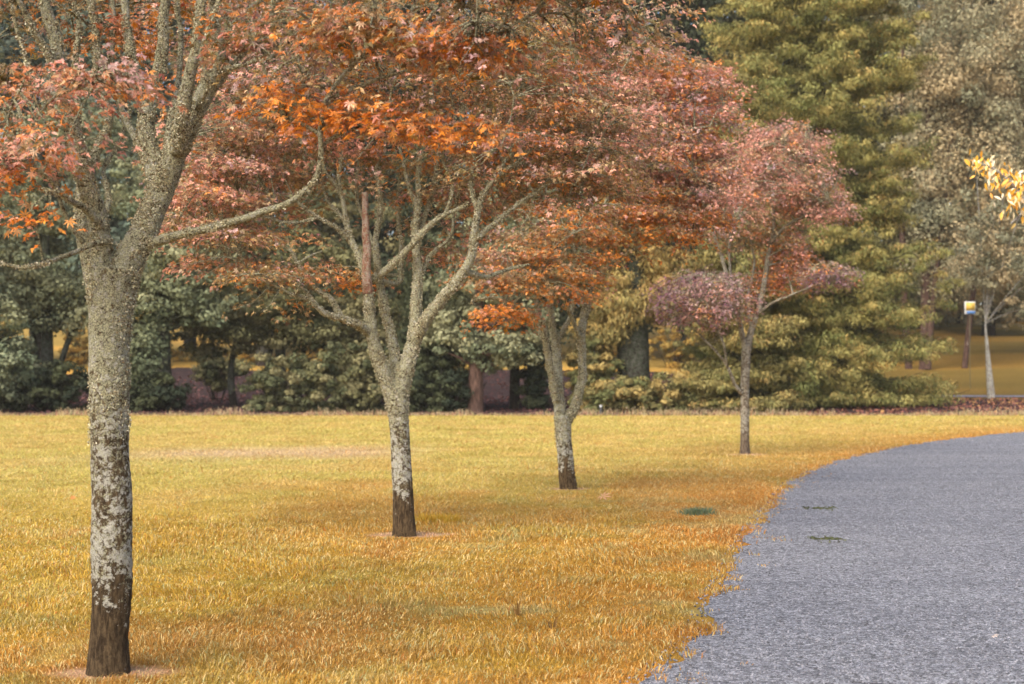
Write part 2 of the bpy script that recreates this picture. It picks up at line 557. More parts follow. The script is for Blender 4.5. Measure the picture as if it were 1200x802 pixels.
# loose chips on the path
def loose_chips():
    n_ = 34000
    y = np.exp(RNG.uniform(math.log(6.5), math.log(38), n_))
    x = RNG.uniform(-0.5, 1.0, n_) * 0 + edge_x(y) + RNG.uniform(-0.25, 1, n_) ** 1 * (y * 0.36 + 0.6)
    ok = edge_dist(x, y) < 0.12
    x, y = x[ok], y[ok]
    n_ = len(x)
    oct_v = np.array([(1, 0, 0), (-1, 0, 0), (0, 1, 0), (0, -1, 0), (0, 0, 0.7), (0, 0, -0.7)], float)
    oct_f = np.array([(0, 2, 4), (2, 1, 4), (1, 3, 4), (3, 0, 4), (2, 0, 5), (1, 2, 5), (3, 1, 5), (0, 3, 5)])
    T, B, N = frame_from(RNG.normal(0, 0.35, (n_, 3)) + (0, 0, 1), RNG.normal(0, 1, (n_, 3)))
    s = RNG.uniform(0.004, 0.009, n_) * (1 + y / 25)
    g = RNG.uniform(0.05, 0.28, n_)[:, None] * np.array((0.98, 0.98, 1.1))
    pos = np.column_stack((x, y, np.full(n_, 0.006)))
    v, f, c = stamp(oct_v, oct_f, pos, T, B, N, s, g)
    m, nt, N_, L, P, out = new_mat('loose_chip_stone')
    a = N_.new('ShaderNodeAttribute'); a.attribute_name = 'col'
    L.new(a.outputs['Color'], P.inputs['Base Color']); P.inputs['Roughness'].default_value = 0.8
    tag(put('gravel', np_mesh('gravel', v, f, c), m), 'loose grey stone chips scattered over the path surface', 'gravel', kind='stuff')
loose_chips()

# ------------------------------------------------------------------ grass
def grass():
    n_ = 640000
    d0, d1 = 5.6, 61.5
    y = np.exp(RNG.uniform(math.log(d0), math.log(d1), n_))
    x = RNG.uniform(-1, 1, n_) * (y * 0.37 + 1.2)
    ed = edge_dist(x, y)
    jag = (fnoise(np.column_stack((x, y)), 2.2, 41, 3) - 0.5) * 0.45 + (fnoise(np.column_stack((x, y)), 5.5, 47, 2) - 0.62) * 0.9
    keep = ed > -jag * 0.55 - 0.02 - np.abs(RNG.normal(0, 0.05, n_))
    # thin sprigs creeping out on the chips
    keep |= (ed > -0.45) & (fnoise(np.column_stack((x, y)), 3.1, 61, 2) > 0.74) & (RNG.uniform(0, 1, n_) < 0.25)
    b = bareness(x, y)
    keep &= RNG.uniform(0, 1, n_) > b * 0.55
    x, y, ed, b = x[keep], y[keep], ed[keep], b[keep]
    n_ = len(x)
    p = np.column_stack((x, y))
    c = turf(p)
    c = c * (1 - b[:, None]) + np.array((0.62, 0.38, 0.25)) * b[:, None]
    # clumps: height and lean vary over decimetres
    cl = fnoise(p, 5.0, 71, 2); cl2 = fnoise(p, 1.1, 73, 2)
    hgt = 0.8 * (0.02 + 0.03 * sstep(0.35, 0.75, cl) + 0.018 * sstep(0.45, 0.7, cl2)) * RNG.uniform(0.45, 1.25, n_) * (1 + y / 60)
    hgt *= np.where(ed < -0.15, 0.55, np.where(ed < 0.25, 1.15, 1)) * (1 - 0.5 * b)
    wid = (0.002 + 0.0004 * y) * RNG.uniform(0.7, 1.3, n_)
    lean = RNG.normal(0, 1, (n_, 2)) * 0.75 + (np.column_stack((vnoise(p, 1.6, 81), vnoise(p, 1.6, 82))) - 0.5) * 1.6
    lean[:, 0] += 0.15
    az_ = RNG.uniform(0, math.pi, n_)
    # per blade tint
    t = RNG.uniform(0, 1, n_)
    c = c * RNG.uniform(0.62, 1.32, n_)[:, None]
    straw = (t < 0.17)[:, None]; gr = ((t > 0.17) & (t < 0.25) & (y < 30))[:, None]; ru = ((t > 0.25) & (t < 0.34))[:, None]
    c = np.where(straw, STRAW * RNG.uniform(0.85, 1.35, n_)[:, None], c)
    c = np.where(gr, GREEN * RNG.uniform(0.8, 1.35, n_)[:, None], c)
    c = np.where(ru & (RNG.uniform(0, 1, n_)[:, None] < 0.6), RUST * 1.1 + 0 * c, c)
    base = np.column_stack((x, y, np.where(ed < 0, 0.004, 0.0)))
    side = np.column_stack((np.cos(az_), np.sin(az_), 0 * az_)) * (wid / 2)[:, None]
    L3 = np.column_stack((lean, np.zeros(n_)))
    mid = base + np.column_stack((lean * 0.28 * hgt[:, None], 0.6 * hgt))
    tip = base + np.column_stack((lean * 0.95 * hgt[:, None], hgt * (1 - 0.22 * np.minimum(1.5, np.linalg.norm(lean, axis=1)))))
    near = y < 17
    M = Mesher()
    a = near
    v = np.stack((base[a] - side[a], base[a] + side[a], mid[a] + side[a] * 0.8, mid[a] - side[a] * 0.8, tip[a]), 1).reshape(-1, 3)
    k = np.arange(a.sum())[:, None] * 5
    cc = np.repeat(c[a], 5, axis=0)
    M.add(v, np.hstack((k, k + 1, k + 2, k + 3)), cc)
    M.f.append((np.hstack((k + 3, k + 2, k + 4)))); M.v.append(np.zeros((0, 3))); M.c.append(np.zeros((0, 3)))
    a = ~near
    v = np.stack((base[a] - side[a], base[a] + side[a], tip[a]), 1).reshape(-1, 3)
    k = np.arange(a.sum())[:, None] * 3
    M.add(v, np.hstack((k, k + 1, k + 2)), np.repeat(c[a], 3, axis=0))
    tag(put('grass', M.mesh('grass'), M_GRASS), 'golden and orange mown grass covering the park lawn', 'grass', kind='stuff')
grass()

# ------------------------------------------------------------------ leaf templates
def palmate(lobes, spread, width, droop=0.18, notch=0.32):
    v, f = [(0, 0, 0)], []
    for i in range(lobes):
        u = (i - (lobes - 1) / 2) / ((lobes - 1) / 2)
        a = u * spread
        ln = 1.0 - 0.42 * abs(u) ** 1.5
        c_, s_ = math.cos(a), math.sin(a)
        m = 0.5 * ln
        k = len(v)
        v += [(c_ * m - s_ * width * ln, s_ * m + c_ * width * ln, 0.02), (c_ * ln, s_ * ln, -droop * ln), (c_ * m + s_ * width * ln, s_ * m - c_ * width * ln, 0.02)]
        f += [(0, k + 2, k + 1, k)]
    return np.array(v, float), np.array(f)
LEAF7 = palmate(7, 2.25, 0.115)
LEAF5 = palmate(5, 1.75, 0.16)
LEAF3 = palmate(3, 1.0, 0.24)
RHOMB = (np.array([(-0.5, 0, 0), (0, -0.32, 0.08), (0.5, 0, -0.05), (0, 0.32, 0.08)], float), np.array([(0, 1, 2, 3)]))
BLADE = (np.array([(-0.5, 0, 0), (0, -0.16, 0.03), (0.6, 0, -0.08), (0, 0.16, 0.03)], float), np.array([(0, 1, 2, 3)]))

# ------------------------------------------------------------------ the maples
class Skeleton:
    def __init__(self, base):
        self.base = np.asarray(base, float)
        self.nodes, self.rad = [], []
    def add(self, pts, rad):
        self.nodes.append(pts); self.rad.append(rad)
    def arrays(self):
        return np.vstack(self.nodes), np.concatenate(self.rad)

def limb_points(sk, px, step):
    """px rows: x, y in the photograph, width in pixels, distance"""
    pts = [at(x, y, d) - sk.base for x, y, w, d in px]
    rad = [w / 2 * d / FPX for x, y, w, d in px]
    return catmull(pts, rad, step)

def wiggle(pts, amp, scale, seed):
    n_ = np.column_stack([fnoise(pts, scale, seed + k * 31, 2) for k in range(3)]) - 0.5
    w = np.minimum(1, np.arange(len(pts)) / 6)[:, None]
    return pts + n_ * amp * w

def connect(sk, target, r0, r1, step, lift=0.15, up_pen=1.2, seed=0):
    nd, rd = sk.arrays()
    d = nd - target
    cost = np.linalg.norm(d, axis=1) + up_pen * np.maximum(0, d[:, 2] + 0.1) + 3 * np.maximum(0, 0.8 * sk.fork - nd[:, 2])
    i = int(np.argmin(cost))
    p0 = nd[i]
    L_ = np.linalg.norm(target - p0)
    side = np.array([math.sin(seed * 1.7), math.cos(seed * 2.3), 0]) * 0.1
    m1 = p0 + (target - p0) * 0.45 + np.array((0, 0, lift * L_)) + side * L_
    t = np.linspace(0, 1, max(4, int(L_ / step)))[:, None]
    pts = (1 - t) ** 2 * p0 + 2 * t * (1 - t) * m1 + t ** 2 * target
    pts = wiggle(pts, 0.12 * min(1, L_), 3.0, seed)
    ra = min(r0 * (0.5 + L_ * 0.5), rd[i] * 0.8)
    rad = ra + (r1 - ra) * t[:, 0]
    sk.add(pts[1:], rad[1:])
    return pts, rad

def flakes(paths, n_, size, colors, skip=0.35, seed=0, zmax=9, zmin=0.0):
    """lichen flakes standing off the bark"""
    pts = np.vstack([p for p, r in paths]); rad = np.concatenate([r for p, r in paths])
    tan = np.vstack([norm(np.gradient(p, axis=0)) for p, r in paths])
    w = rad * (pts[:, 2] > zmin) * (pts[:, 2] < zmax)
    g = fnoise(pts, 4.0, seed, 2)
    w = w * sstep(skip, skip + 0.25, g + 0.2)
    i = RNG.choice(len(pts), n_, p=w / w.sum())
    r3 = RNG.normal(0, 1, (n_, 3))
    t = tan[i]
    o = norm(r3 - (r3 * t).sum(1, keepdims=True) * t)
    jit = t * RNG.uniform(-0.03, 0.03, (n_, 1))
    pos = pts[i] + o * (rad[i][:, None] * RNG.uniform(0.98, 1.08, (n_, 1)) + size * 0.1) + jit
    patch = 0.5 * fnoise(pos, 20, seed + 5, 2) + 0.5 * fnoise(pos * np.array((1, 1, 0.6)), 8, seed + 6, 2)
    ok = (patch > 0.49) & (pos[:, 2] > zmin + 1.6 * (RNG.uniform(0, 1, n_) - 0.4))
    pos, o = pos[ok], o[ok]; n_ = len(pos)
    N = norm(o + RNG.normal(0, 0.6, (n_, 3)))
    T, B, N = frame_from(N, RNG.normal(0, 1, (n_, 3)) + o * 0.6)
    c = np.array(colors)[RNG.integers(0, len(colors), n_)] * RNG.uniform(0.6, 1.3, (n_, 1))
    tv = np.array([(0, -0.35, 0), (0.1, 0.35, 0.02), (0.9, 0.25, 0.3), (0.8, -0.4, 0.18)], float)
    return stamp(tv, np.array([(0, 1, 2, 3)]), pos, T, B, N, RNG.uniform(0.5, 1.3, n_) * size, c)

M_LICHEN = leaf_material('lichen_surface', 0.12, 0.95, 0.05)
LICHEN_C = [(0.50, 0.50, 0.34), (0.54, 0.50, 0.36), (0.42, 0.38, 0.23), (0.60, 0.56, 0.43), (0.30, 0.25, 0.15), (0.16, 0.12, 0.07)]

def remeshed(o, voxel, strength, tsize, smooth=4):
    r = o.modifiers.new('remesh', 'REMESH'); r.mode = 'VOXEL'; r.voxel_size = voxel; r.use_smooth_shade = True
    s = o.modifiers.new('smooth', 'SMOOTH'); s.iterations = smooth; s.factor = 0.6
    tx = bpy.data.textures.new('bark_relief', 'CLOUDS'); tx.noise_scale = tsize; tx.noise_depth = 3
    d = o.modifiers.new('relief', 'DISPLACE'); d.texture = tx; d.strength = strength; d.mid_level = 0.5; d.texture_coords = 'LOCAL'

def spray_sites(pads, n_, base, thick=0.35, tier=0.0):
    """pads: (x px, y px, distance, rx m, ry m, rz m, weight, palette weights) ; sites lie nearer the outside of each pad"""
    w = np.array([p[6] for p in pads], float); w /= w.sum()
    k = RNG.choice(len(pads), n_, p=w)
    u = norm(RNG.normal(0, 1, (n_, 3)))
    r = RNG.uniform(0, 1, n_) ** thick
    C = np.array([at(p[0], p[1], p[2]) for p in pads]) - base
    R = np.array([p[3:6] for p in pads])
    pos = C[k] + u * (r * np.where(RNG.uniform(0, 1, n_) < 0.12, RNG.uniform(1.0, 1.3, n_), 1.0))[:, None] * R[k]
    # leaves lie in tiers with gaps between them
    if tier:
        q = pos[:, 2] / tier + 2.5 * fnoise(pos + base, 0.45, 33, 2)
        pos[:, 2] -= 0.8 * tier * (q - np.round(q))
    return pos, k, u, C

def sprays_to_leaves(pos, outdir, per, L_, W_, size, colors, tmpl, flat=0.45, droop=0.35, jitter=0.25):
    """each spray: a drooping fan of leaves"""
    n_ = len(pos)
    idx = np.repeat(np.arange(n_), per)
    m = len(idx)
    u = RNG.uniform(-0.1, 1, m); v = RNG.uniform(-1, 1, m) * (0.35 + 0.65 * np.sqrt(np.clip(u, 0, 1)))
    D = norm(outdir + np.array((0, 0, 1e-3)))[idx]
    S = norm(np.cross(D, np.array((0, 0, 1.0))))
    p = pos[idx] + D * (u * L_)[:, None] + S * (v * W_)[:, None]
    p[:, 2] += -droop * L_ * np.clip(u, 0, 1) ** 2 - 0.3 * W_ * v ** 2 + RNG.normal(0, 0.04, m)
    d = D + S * (v * 1.1)[:, None] + np.array((0, 0, -0.35)) + RNG.normal(0, jitter, (m, 3))
    N = np.array((0, 0, 1.0)) + D * 0.45 + RNG.normal(0, flat, (m, 3))
    T, B, N = frame_from(N, d)
    c = colors[idx] * RNG.uniform(0.45, 1.5, (m, 1)) + RNG.normal(0, 0.015, (m, 3))
    s = RNG.uniform(0.65, 1.2, m) * size
    return p, T, B, N, s, c

def mixpal(pal, w):
    """w (N,K) weights -> colours; picks, then softens"""
    w = w / w.sum(1, keepdims=True)
    cum = w.cumsum(1)
    k = (RNG.uniform(0, 1, (len(w), 1)) > cum).sum(1).clip(0, len(pal) - 1)
    return 0.75 * pal[k] + 0.25 * (w @ pal)

PAL = np.array([
    (0.72, 0.36, 0.28),   # 0 salmon pink
    (0.76, 0.27, 0.035),   # 1 orange
    (0.36, 0.255, 0.12),   # 2 olive brown
    (0.50, 0.34, 0.34),   # 3 dusty mauve
    (0.52, 0.20, 0.085),   # 4 brick red
    (0.19, 0.17, 0.07),   # 5 dark olive
    (0.66, 0.50, 0.28),   # 6 tan
    (0.21, 0.10, 0.13),   # 7 plum
]) * 0.95

def maple(name, base, label, trunk_px, limbs_px, pads, n_branch, n_spray, per, leaf_size, tmpl, bark, fork_h, seed,
          spray_len=0.3, flake_n=0, flake_size=0.01, flake_z=1.0, tier=0.34, orange=0.65, voxel=0.01, rough=0.1, single=0, extra=None, group='maples along the path'):
    base = np.asarray(base, float)
    root = thing(name, base, label, 'maple tree', group)
    sk = Skeleton(base); sk.fork = fork_h
    trunk = Mesher(); paths = []
    p, r = limb_points(sk, trunk_px, 0.03)
    p = np.vstack((p[0] - (0, 0, 0.12), p)); r = np.concatenate(([r[0]], r))
    v, fs = tube(p, r, 40, rough=rough, seed=seed, rscale=9, flare=0.32)
    for i_, f_ in enumerate(fs):
        trunk.add(v if i_ == 0 else np.zeros((0, 3)), f_ if i_ == 0 else f_ - 0)
        if i_ == 0: off = trunk.n - len(v)
        else: trunk.f[-1] = f_ + off
    sk.add(p, r); paths.append((p, r))
    for li, (kind, px) in enumerate(limbs_px):
        p, r = limb_points(sk, px, 0.03)
        r = r * np.linspace(0.95, 0.78, len(r))
        p = wiggle(p, 0.03, 5.0, seed + li)
        if kind == 'm':
            v, fs = tube(p, r, 20, rough=rough, seed=seed + li, rscale=12)
            off = trunk.n
            trunk.add(v, fs[0]); trunk.f += [fs[1] + off, fs[2] + off]; trunk.v += [np.zeros((0, 3))] * 2; trunk.c += [np.zeros((0, 3))] * 2
        else:
            v, fs = tube(p, r, 12, rough=rough * 1.3, seed=seed + li, rscale=16)
            mm = Mesher(); mm.add(v, fs[0]); mm.f += fs[1:]; mm.v += [np.zeros((0, 3))] * 2; mm.c += [np.zeros((0, 3))] * 2
            bo = put('branch', mm.mesh('branch', False, True), M_BARKRED if kind == 'r' else bark, root)
            if kind == 'r': bo['label'] = 'bare salmon coloured stem cut off at the top'
        if kind != 'r':
            sk.add(p, r)
            paths.append((p, r))
    to = put('trunk', trunk.mesh('trunk', False, True), bark, root)
    remeshed(to, voxel, voxel * 1.6, 0.035)
    # boughs reaching into the crown
    pos, k, u, C = spray_sites(pads, n_branch, base, 0.6)
    order = np.argsort(np.linalg.norm(pos - sk.nodes[0][-1], axis=1))
    bm_ = Mesher()
    for q, i in enumerate(order):
        p, r = connect(sk, pos[i], 0.034, 0.007, 0.08, 0.12, 1.2, seed + q)
        v, fs = tube(p, r, 7, closed=False)
        bm_.add(v, fs[0]); paths.append((p, r))
    put('bough', bm_.mesh('bough', False, True), bark, root)['kind'] = 'stuff'
    # sprays
    pos, k, u, C = spray_sites(pads, n_spray, base, 0.45, tier)
    nd, rd = sk.arrays()
    tw = Mesher()
    out = np.empty_like(pos)
    for i in range(0, len(pos), 400):
        q = pos[i:i + 400]
        dd = np.linalg.norm(nd[None] - q[:, None], axis=2) + 0.8 * np.maximum(0, nd[None, :, 2] - q[:, None, 2])
        a = dd.argmin(1)
        out[i:i + 400] = q - nd[a]
    src = pos - out
    axis = C[k]
    radial = pos - axis; radial[:, 2] = 0
    outd = norm(out * np.array((1, 1, 0.25))) + norm(radial + 1e-6) * 0.7 + RNG.normal(0, 0.25, pos.shape)
    outd[:, 2] *= 0.4
    outd = norm(outd)
    t = np.array((0, 0.35, 0.7, 1.0))[None, :, None]
    ol = np.linalg.norm(out, axis=1, keepdims=True)
    src = pos - out * np.minimum(1, 0.4 / ol)
    mid = (src + pos) / 2 + np.array((0, 0, 0.03))
    for i in range(len(pos)):
        if i % 2 and len(pos) > 1800: continue
        pts = np.vstack(((1 - t[0]) ** 2 * src[i] + 2 * t[0] * (1 - t[0]) * mid[i] + t[0] ** 2 * pos[i], pos[i] + outd[i] * spray_len * 0.8 - np.array((0, 0, 0.25 * spray_len))))
        v, fs = tube(pts, np.array((0.006, 0.005, 0.004, 0.003, 0.0015)) * (1 + 0.03 * base[1]), 3, closed=False)
        tw.add(v, fs[0])
    put('twig', tw.mesh('twig', False), M_TWIG, root)['kind'] = 'stuff'
    pw = np.array([tuple(p_[7]) + (0,) * (8 - len(p_[7])) for p_ in pads], float)[k]
    big = np.column_stack([fnoise(pos + base, 1.3, seed + 90 + j_, 2) for j_ in range(pw.shape[1])])
    pw = pw * np.array((1.25, orange, 1.55, 0.8, 0.65, 2.1, 0.8, 1)) * (0.05 + sstep(0.35, 0.68, big)) + 1e-4
    cols = mixpal(PAL, pw)
    P_, T, B, N, s, c = sprays_to_leaves(pos, outd, per, spray_len, spray_len * 0.6, leaf_size, cols, tmpl)
    if single:
        # the leaves that show largest are leaves of their own
        w = P_ + base
        px = 600 + FPX * w[:, 0] / w[:, 1]; py = HORIZON - FPX * (w[:, 2] - CAMH) / w[:, 1]
        ins = (px > 5) & (px < 1195) & (py > 5) & (py < 790)
        score = np.where(ins, s / w[:, 1] * (np.abs(N[:, 1]) + 0.25), -1)
        pick = np.argsort(-score)[:single]
        rest = np.ones(len(P_), bool); rest[pick] = False
        variants = []
        cc = c[pick]
        qc = np.clip(cc, 0.02, 0.9)
        ids = RNG.permutation(len(pick))[:14]
        for j_ in ids:
            variants.append(put_leaf_mesh(tmpl, qc[j_]))
        vc = qc[ids]
        from mathutils import Matrix
        for j_, i in enumerate(pick):
            b_ = int(np.argmin(np.abs(vc - qc[j_]).sum(1)))
            o = bpy.data.objects.new('leaf', variants[b_])
            COL.objects.link(o); o.parent = root
            M4 = Matrix(((T[i][0], B[i][0], N[i][0], P_[i][0]), (T[i][1], B[i][1], N[i][1], P_[i][1]), (T[i][2], B[i][2], N[i][2], P_[i][2]), (0, 0, 0, 1)))
            o.matrix_local = M4 @ Matrix.Scale(float(s[i]), 4)
        P_, T, B, N, s, c = P_[rest], T[rest], B[rest], N[rest], s[rest], c[rest]
    v, f, cv = stamp(tmpl[0], tmpl[1], P_, T, B, N, s, c)
    v += RNG.normal(0, 0.11, v.shape) * leaf_size
    cr = put('crown', np_mesh('crown', v, f, cv), M_LEAF, root)
    cr['kind'] = 'stuff'
    if flake_n:
        v, f, cv = flakes(paths, flake_n, flake_size, LICHEN_C, seed=seed, zmin=flake_z)
        put('lichen', np_mesh('lichen', v, f, cv), M_LICHEN, root)['kind'] = 'stuff'
    return root

def put_leaf_mesh(tmpl, col):
    me = np_mesh('leaf', tmpl[0], tmpl[1], np.repeat(col[None], len(tmpl[0]), 0))
    me.materials.append(M_LEAF)
    return me

# pads: x, y, distance, rx, ry, rz, weight, palette weights (salmon, orange, brown, mauve, brick, dark olive, tan)
B1 = on_ground(127, 789)
D1 = B1[1]
maple('maple_tree', B1, 'nearest maple with thick lichen covered trunk at the left edge', 
    [(127, 790, 49, D1), (128, 745, 44, D1), (131, 700, 45, D1), (131, 640, 47, D1), (131, 590, 46, D1), (129, 540, 45, D1), (128, 480, 45, D1), (128, 420, 46, D1), (129, 375, 48, D1), (131, 340, 56, D1), (134, 315, 60, D1)],
    [('m', [(136, 345, 40, D1), (150, 305, 38, D1), (168, 268, 34, D1 + .05), (186, 232, 32, D1 + .1), (203, 190, 29, D1 + .1), (222, 145, 27, D1 + .1), (245, 105, 25, D1 + .1), (272, 68, 20, D1 + .05), (300, 35, 16, D1), (330, -8, 14, D1 - .1), (360, -60, 10, D1 - .2)]),
     ('m', [(124, 345, 34, D1), (120, 300, 30, D1 - .02), (112, 250, 26, D1 - .05), (98, 205, 23, D1 - .1), (84, 150, 21, D1 - .15), (70, 90, 20, D1 - .2), (62, 40, 18, D1 - .25), (48, -10, 16, D1 - .3), (30, -90, 12, D1 - .35)]),
     ('m', [(116, 352, 24, D1 + .1), (103, 310, 20, D1 + .15), (97, 265, 18, D1 + .2), (98, 220, 15, D1 + .25), (112, 180, 13, D1 + .3), (128, 140, 13, D1 + .35), (118, 90, 13, D1 + .4), (112, 30, 12, D1 + .4), (100, -30, 10, D1 + .4)]),
     ('m', [(186, 235, 24, D1 + .12), (180, 195, 24, D1 + .2), (170, 155, 22, D1 + .25), (176, 115, 20, D1 + .3), (188, 70, 18, D1 + .3), (193, 20, 15, D1 + .3), (196, -40, 12, D1 + .3)]),
     ('b', [(208, 180, 20, D1 + .05), (214, 140, 18, D1 - .05), (222, 95, 17, D1 - .1), (230, 50, 15, D1 - .15), (236, 0, 13, D1 - .2), (240, -60, 10, D1 - .2)]),
     ('b', [(173, 135, 14, D1 + .25), (160, 90, 13, D1 + .3), (150, 45, 12, D1 + .35), (146, 0, 11, D1 + .4), (140, -60, 8, D1 + .4)]),
     ('b', [(252, 98, 15, D1 + .05), (260, 65, 12, D1), (255, 30, 10, D1 - .05), (247, -10, 9, D1 - .1)]),
     ('b', [(282, 60, 11, D1 + .05), (272, 35, 9, D1 + .1), (285, 15, 8, D1 + .15), (315, -5, 7, D1 + .2)]),
     ('b', [(100, 212, 11, D1 + .1), (92, 160, 10, D1 + .25), (88, 100, 9, D1 + .35), (92, 40, 8, D1 + .4), (84, -20, 6, D1 + .4)]),
     ('b', [(176, 200, 11, D1 + .2), (160, 165, 9, D1 + .35), (140, 120, 9, D1 + .45), (130, 70, 8, D1 + .5), (133, 20, 7, D1 + .5), (126, -40, 5, D1 + .5)]),
     ('b', [(196, 190, 10, D1 + .1), (198, 150, 9, D1 + .3), (206, 100, 8, D1 + .4), (212, 50, 7, D1 + .5), (208, 0, 6, D1 + .5), (214, -50, 4, D1 + .5)]),
     ('b', [(86, 160, 8, D1 - .15), (60, 125, 7, D1 - .25), (38, 90, 6, D1 - .3), (22, 40, 5, D1 - .35), (12, -10, 4, D1 - .4)]),
     ('b', [(118, 265, 7, D1 + .1), (128, 235, 6, D1 + .25), (122, 200, 6, D1 + .35), (140, 165, 5, D1 + .4), (150, 130, 5, D1 + .4)]),
     ('b', [(98, 285, 7, D1 - .1), (82, 262, 6, D1 - .15), (70, 225, 5, D1 - .2), (66, 185, 4, D1 - .2), (50, 150, 3, D1 - .2)]),
     ('b', [(232, 128, 7, D1), (243, 95, 6, D1 - .15), (236, 60, 5, D1 - .2), (247, 25, 5, D1 - .2), (262, -10, 4, D1 - .2)]),
     ('b', [(262, 82, 7, D1), (300, 70, 5, D1 - .1), (335, 48, 4, D1 - .15), (372, 38, 3.5, D1 - .2), (410, 12, 3, D1 - .2)]),
     ('b', [(290, 48, 6, D1), (328, 25, 5, D1 - .05), (370, 18, 4, D1 - .1), (420, 20, 3, D1 - .2)]),
     ('b', [(72, 100, 13, D1 - .2), (55, 60, 10, D1 - .3), (30, 20, 8, D1 - .4), (10, -20, 7, D1 - .5)]),
     ('b', [(150, 300, 16, D1 + .02), (172, 287, 13, D1), (210, 275, 11, D1 - .1), (255, 264, 10, D1 - .2), (300, 252, 9.5, D1 - .3), (340, 237, 9, D1 - .4), (366, 214, 8.5, D1 - .45), (375, 185, 8, D1 - .5), (374, 150, 7.5, D1 - .5), (383, 117, 7, D1 - .5), (402, 88, 6, D1 - .5), (425, 65, 5, D1 - .5), (452, 45, 4, D1 - .5)]),
     ('b', [(381, 120, 6, D1 - .5), (408, 105, 5.5, D1 - .45), (440, 92, 5, D1 - .4), (470, 84, 4, D1 - .4), (507, 70, 3, D1 - .4)]),
     ('b', [(130, 283, 9, D1 - .1), (108, 287, 7, D1 - .2), (80, 300, 6, D1 - .3), (52, 311, 5.5, D1 - .4), (20, 314, 5, D1 - .45), (-15, 305, 4, D1 - .5)]),
     ('b', [(116, 262, 11, D1 - .1), (98, 243, 9, D1 - .2), (78, 232, 7, D1 - .3), (55, 205, 5, D1 - .4), (30, 190, 4, D1 - .5)]),
     ('b', [(325, -2, 10, D1 - .1), (350, -25, 8, D1 - .2), (400, -32, 7, D1 - .3), (470, -30, 6, D1 - .4), (560, -18, 5, D1 - .6), (640, -14, 4, D1 - .7), (720, -16, 3, D1 - .7)]),
     ('b', [(470, -30, 5, D1 - .4), (510, -5, 4, D1 - .5), (560, 12, 3, D1 - .6), (600, 18, 2, D1 - .6)]),
    ],
    [(25, 140, 7.7, .22, .3, .09, 0.35, (3, 1.2, .6, 2, .5, 0, 1)), (80, 120, 7.5, .25, .25, .10, .45, (3, 1.4, .5, 2, .8, 0, 1.4)), (130, 80, 7.6, .16, .2, .05, .35, (3, 1, 0, 2, 1, 0, 1)),
     (45, 170, 7.9, .22, .3, .05, .25, (2, 2, 1, 1, .5, 0, 1)), (5, 180, 8.0, .2, .3, .08, .2, (1, 2, 1, 1, .5, 0, 1)), (60, 225, 7.8, .12, .2, .05, .12, (1, 3, 0, 0, 1, 0, 0)),
     (5, 70, 8.6, .22, .3, .2, .5, (.3, 1.5, 3, .5, .5, 1, 0)), (40, -5, 8.9, .4, .5, .15, .8, (.3, 1.5, 3, .5, .5, 1.5, 0)), (150, 10, 9.2, .4, .4, .2, .45, (1, 3, 1, 0, 2, 1, 0)), (135, 60, 8.8, .15, .2, .15, .3, (1, 3, 0, 0, 3, 0, 0)),
     (320, 60, 7.9, .25, .3, .12, .4, (1, 2, 3, .5, .5, 1, .3)), (400, 35, 7.6, .35, .4, .16, .8, (1, 2, 3, .5, .4, 1.5, .3)), (480, 15, 7.5, .35, .4, .12, .9, (.6, 2.5, 2.5, .3, .4, 2.5, .2)),
     (560, 15, 7.5, .35, .4, .13, 1.3, (.3, 3, 1.5, .3, .5, 2, .1)), (640, 0, 7.5, .35, .4, .13, 1.2, (.3, 3, 1.5, .3, .5, 2.5, .1)), (720, -10, 7.5, .3, .4, .13, .9, (.2, 3, 1.3, .2, .5, 2.5, .1)),
     (440, 140, 7.7, .22, .2, .05, .4, (.5, 5, 1, 0, .6, 0, .3)), (500, 150, 7.6, .25, .2, .035, .35, (.8, 4, 1, .3, .6, .3, .3)), (390, 150, 7.9, .15, .2, .07, .25, (.5, 5, 1, 0, .6, 0, .3)), (560, 155, 7.6, .12, .15, .03, .25, (.8, 4, .6, .3, .6, .3, .3)),
     (330, 130, 7.8, .14, .2, .06, .25, (.3, 5, .6, 0, .6, 0, .3)), 
     (100, -160, 8.3, 1.5, 1.4, .5, 2.2, (1, 2, 2, .5, .5, 1, 0)), (350, -130, 8.2, 1.2, 1.3, .4, 1.9, (1, 2, 2, .5, .5, 1, 0)), (620, -80, 7.8, .7, .7, .25, 1.0, (.4, 3, 1.5, .2, .5, 2, 0)), (-120, -40, 8.2, .6, .9, .5, .8, (1, 2, 2, .5, .5, 1, 0)), (150, -350, 8.4, 1.4, 1.4, .5, 1.2, (2, 2, 2, .5, .5, 1, 0))],
    150, 900, 12, 0.040, LEAF7, M_BARK1, 2.0, 100, spray_len=0.22, flake_n=130000, flake_size=0.009, flake_z=1.25, voxel=0.007, rough=0.07, single=290, orange=0.7)

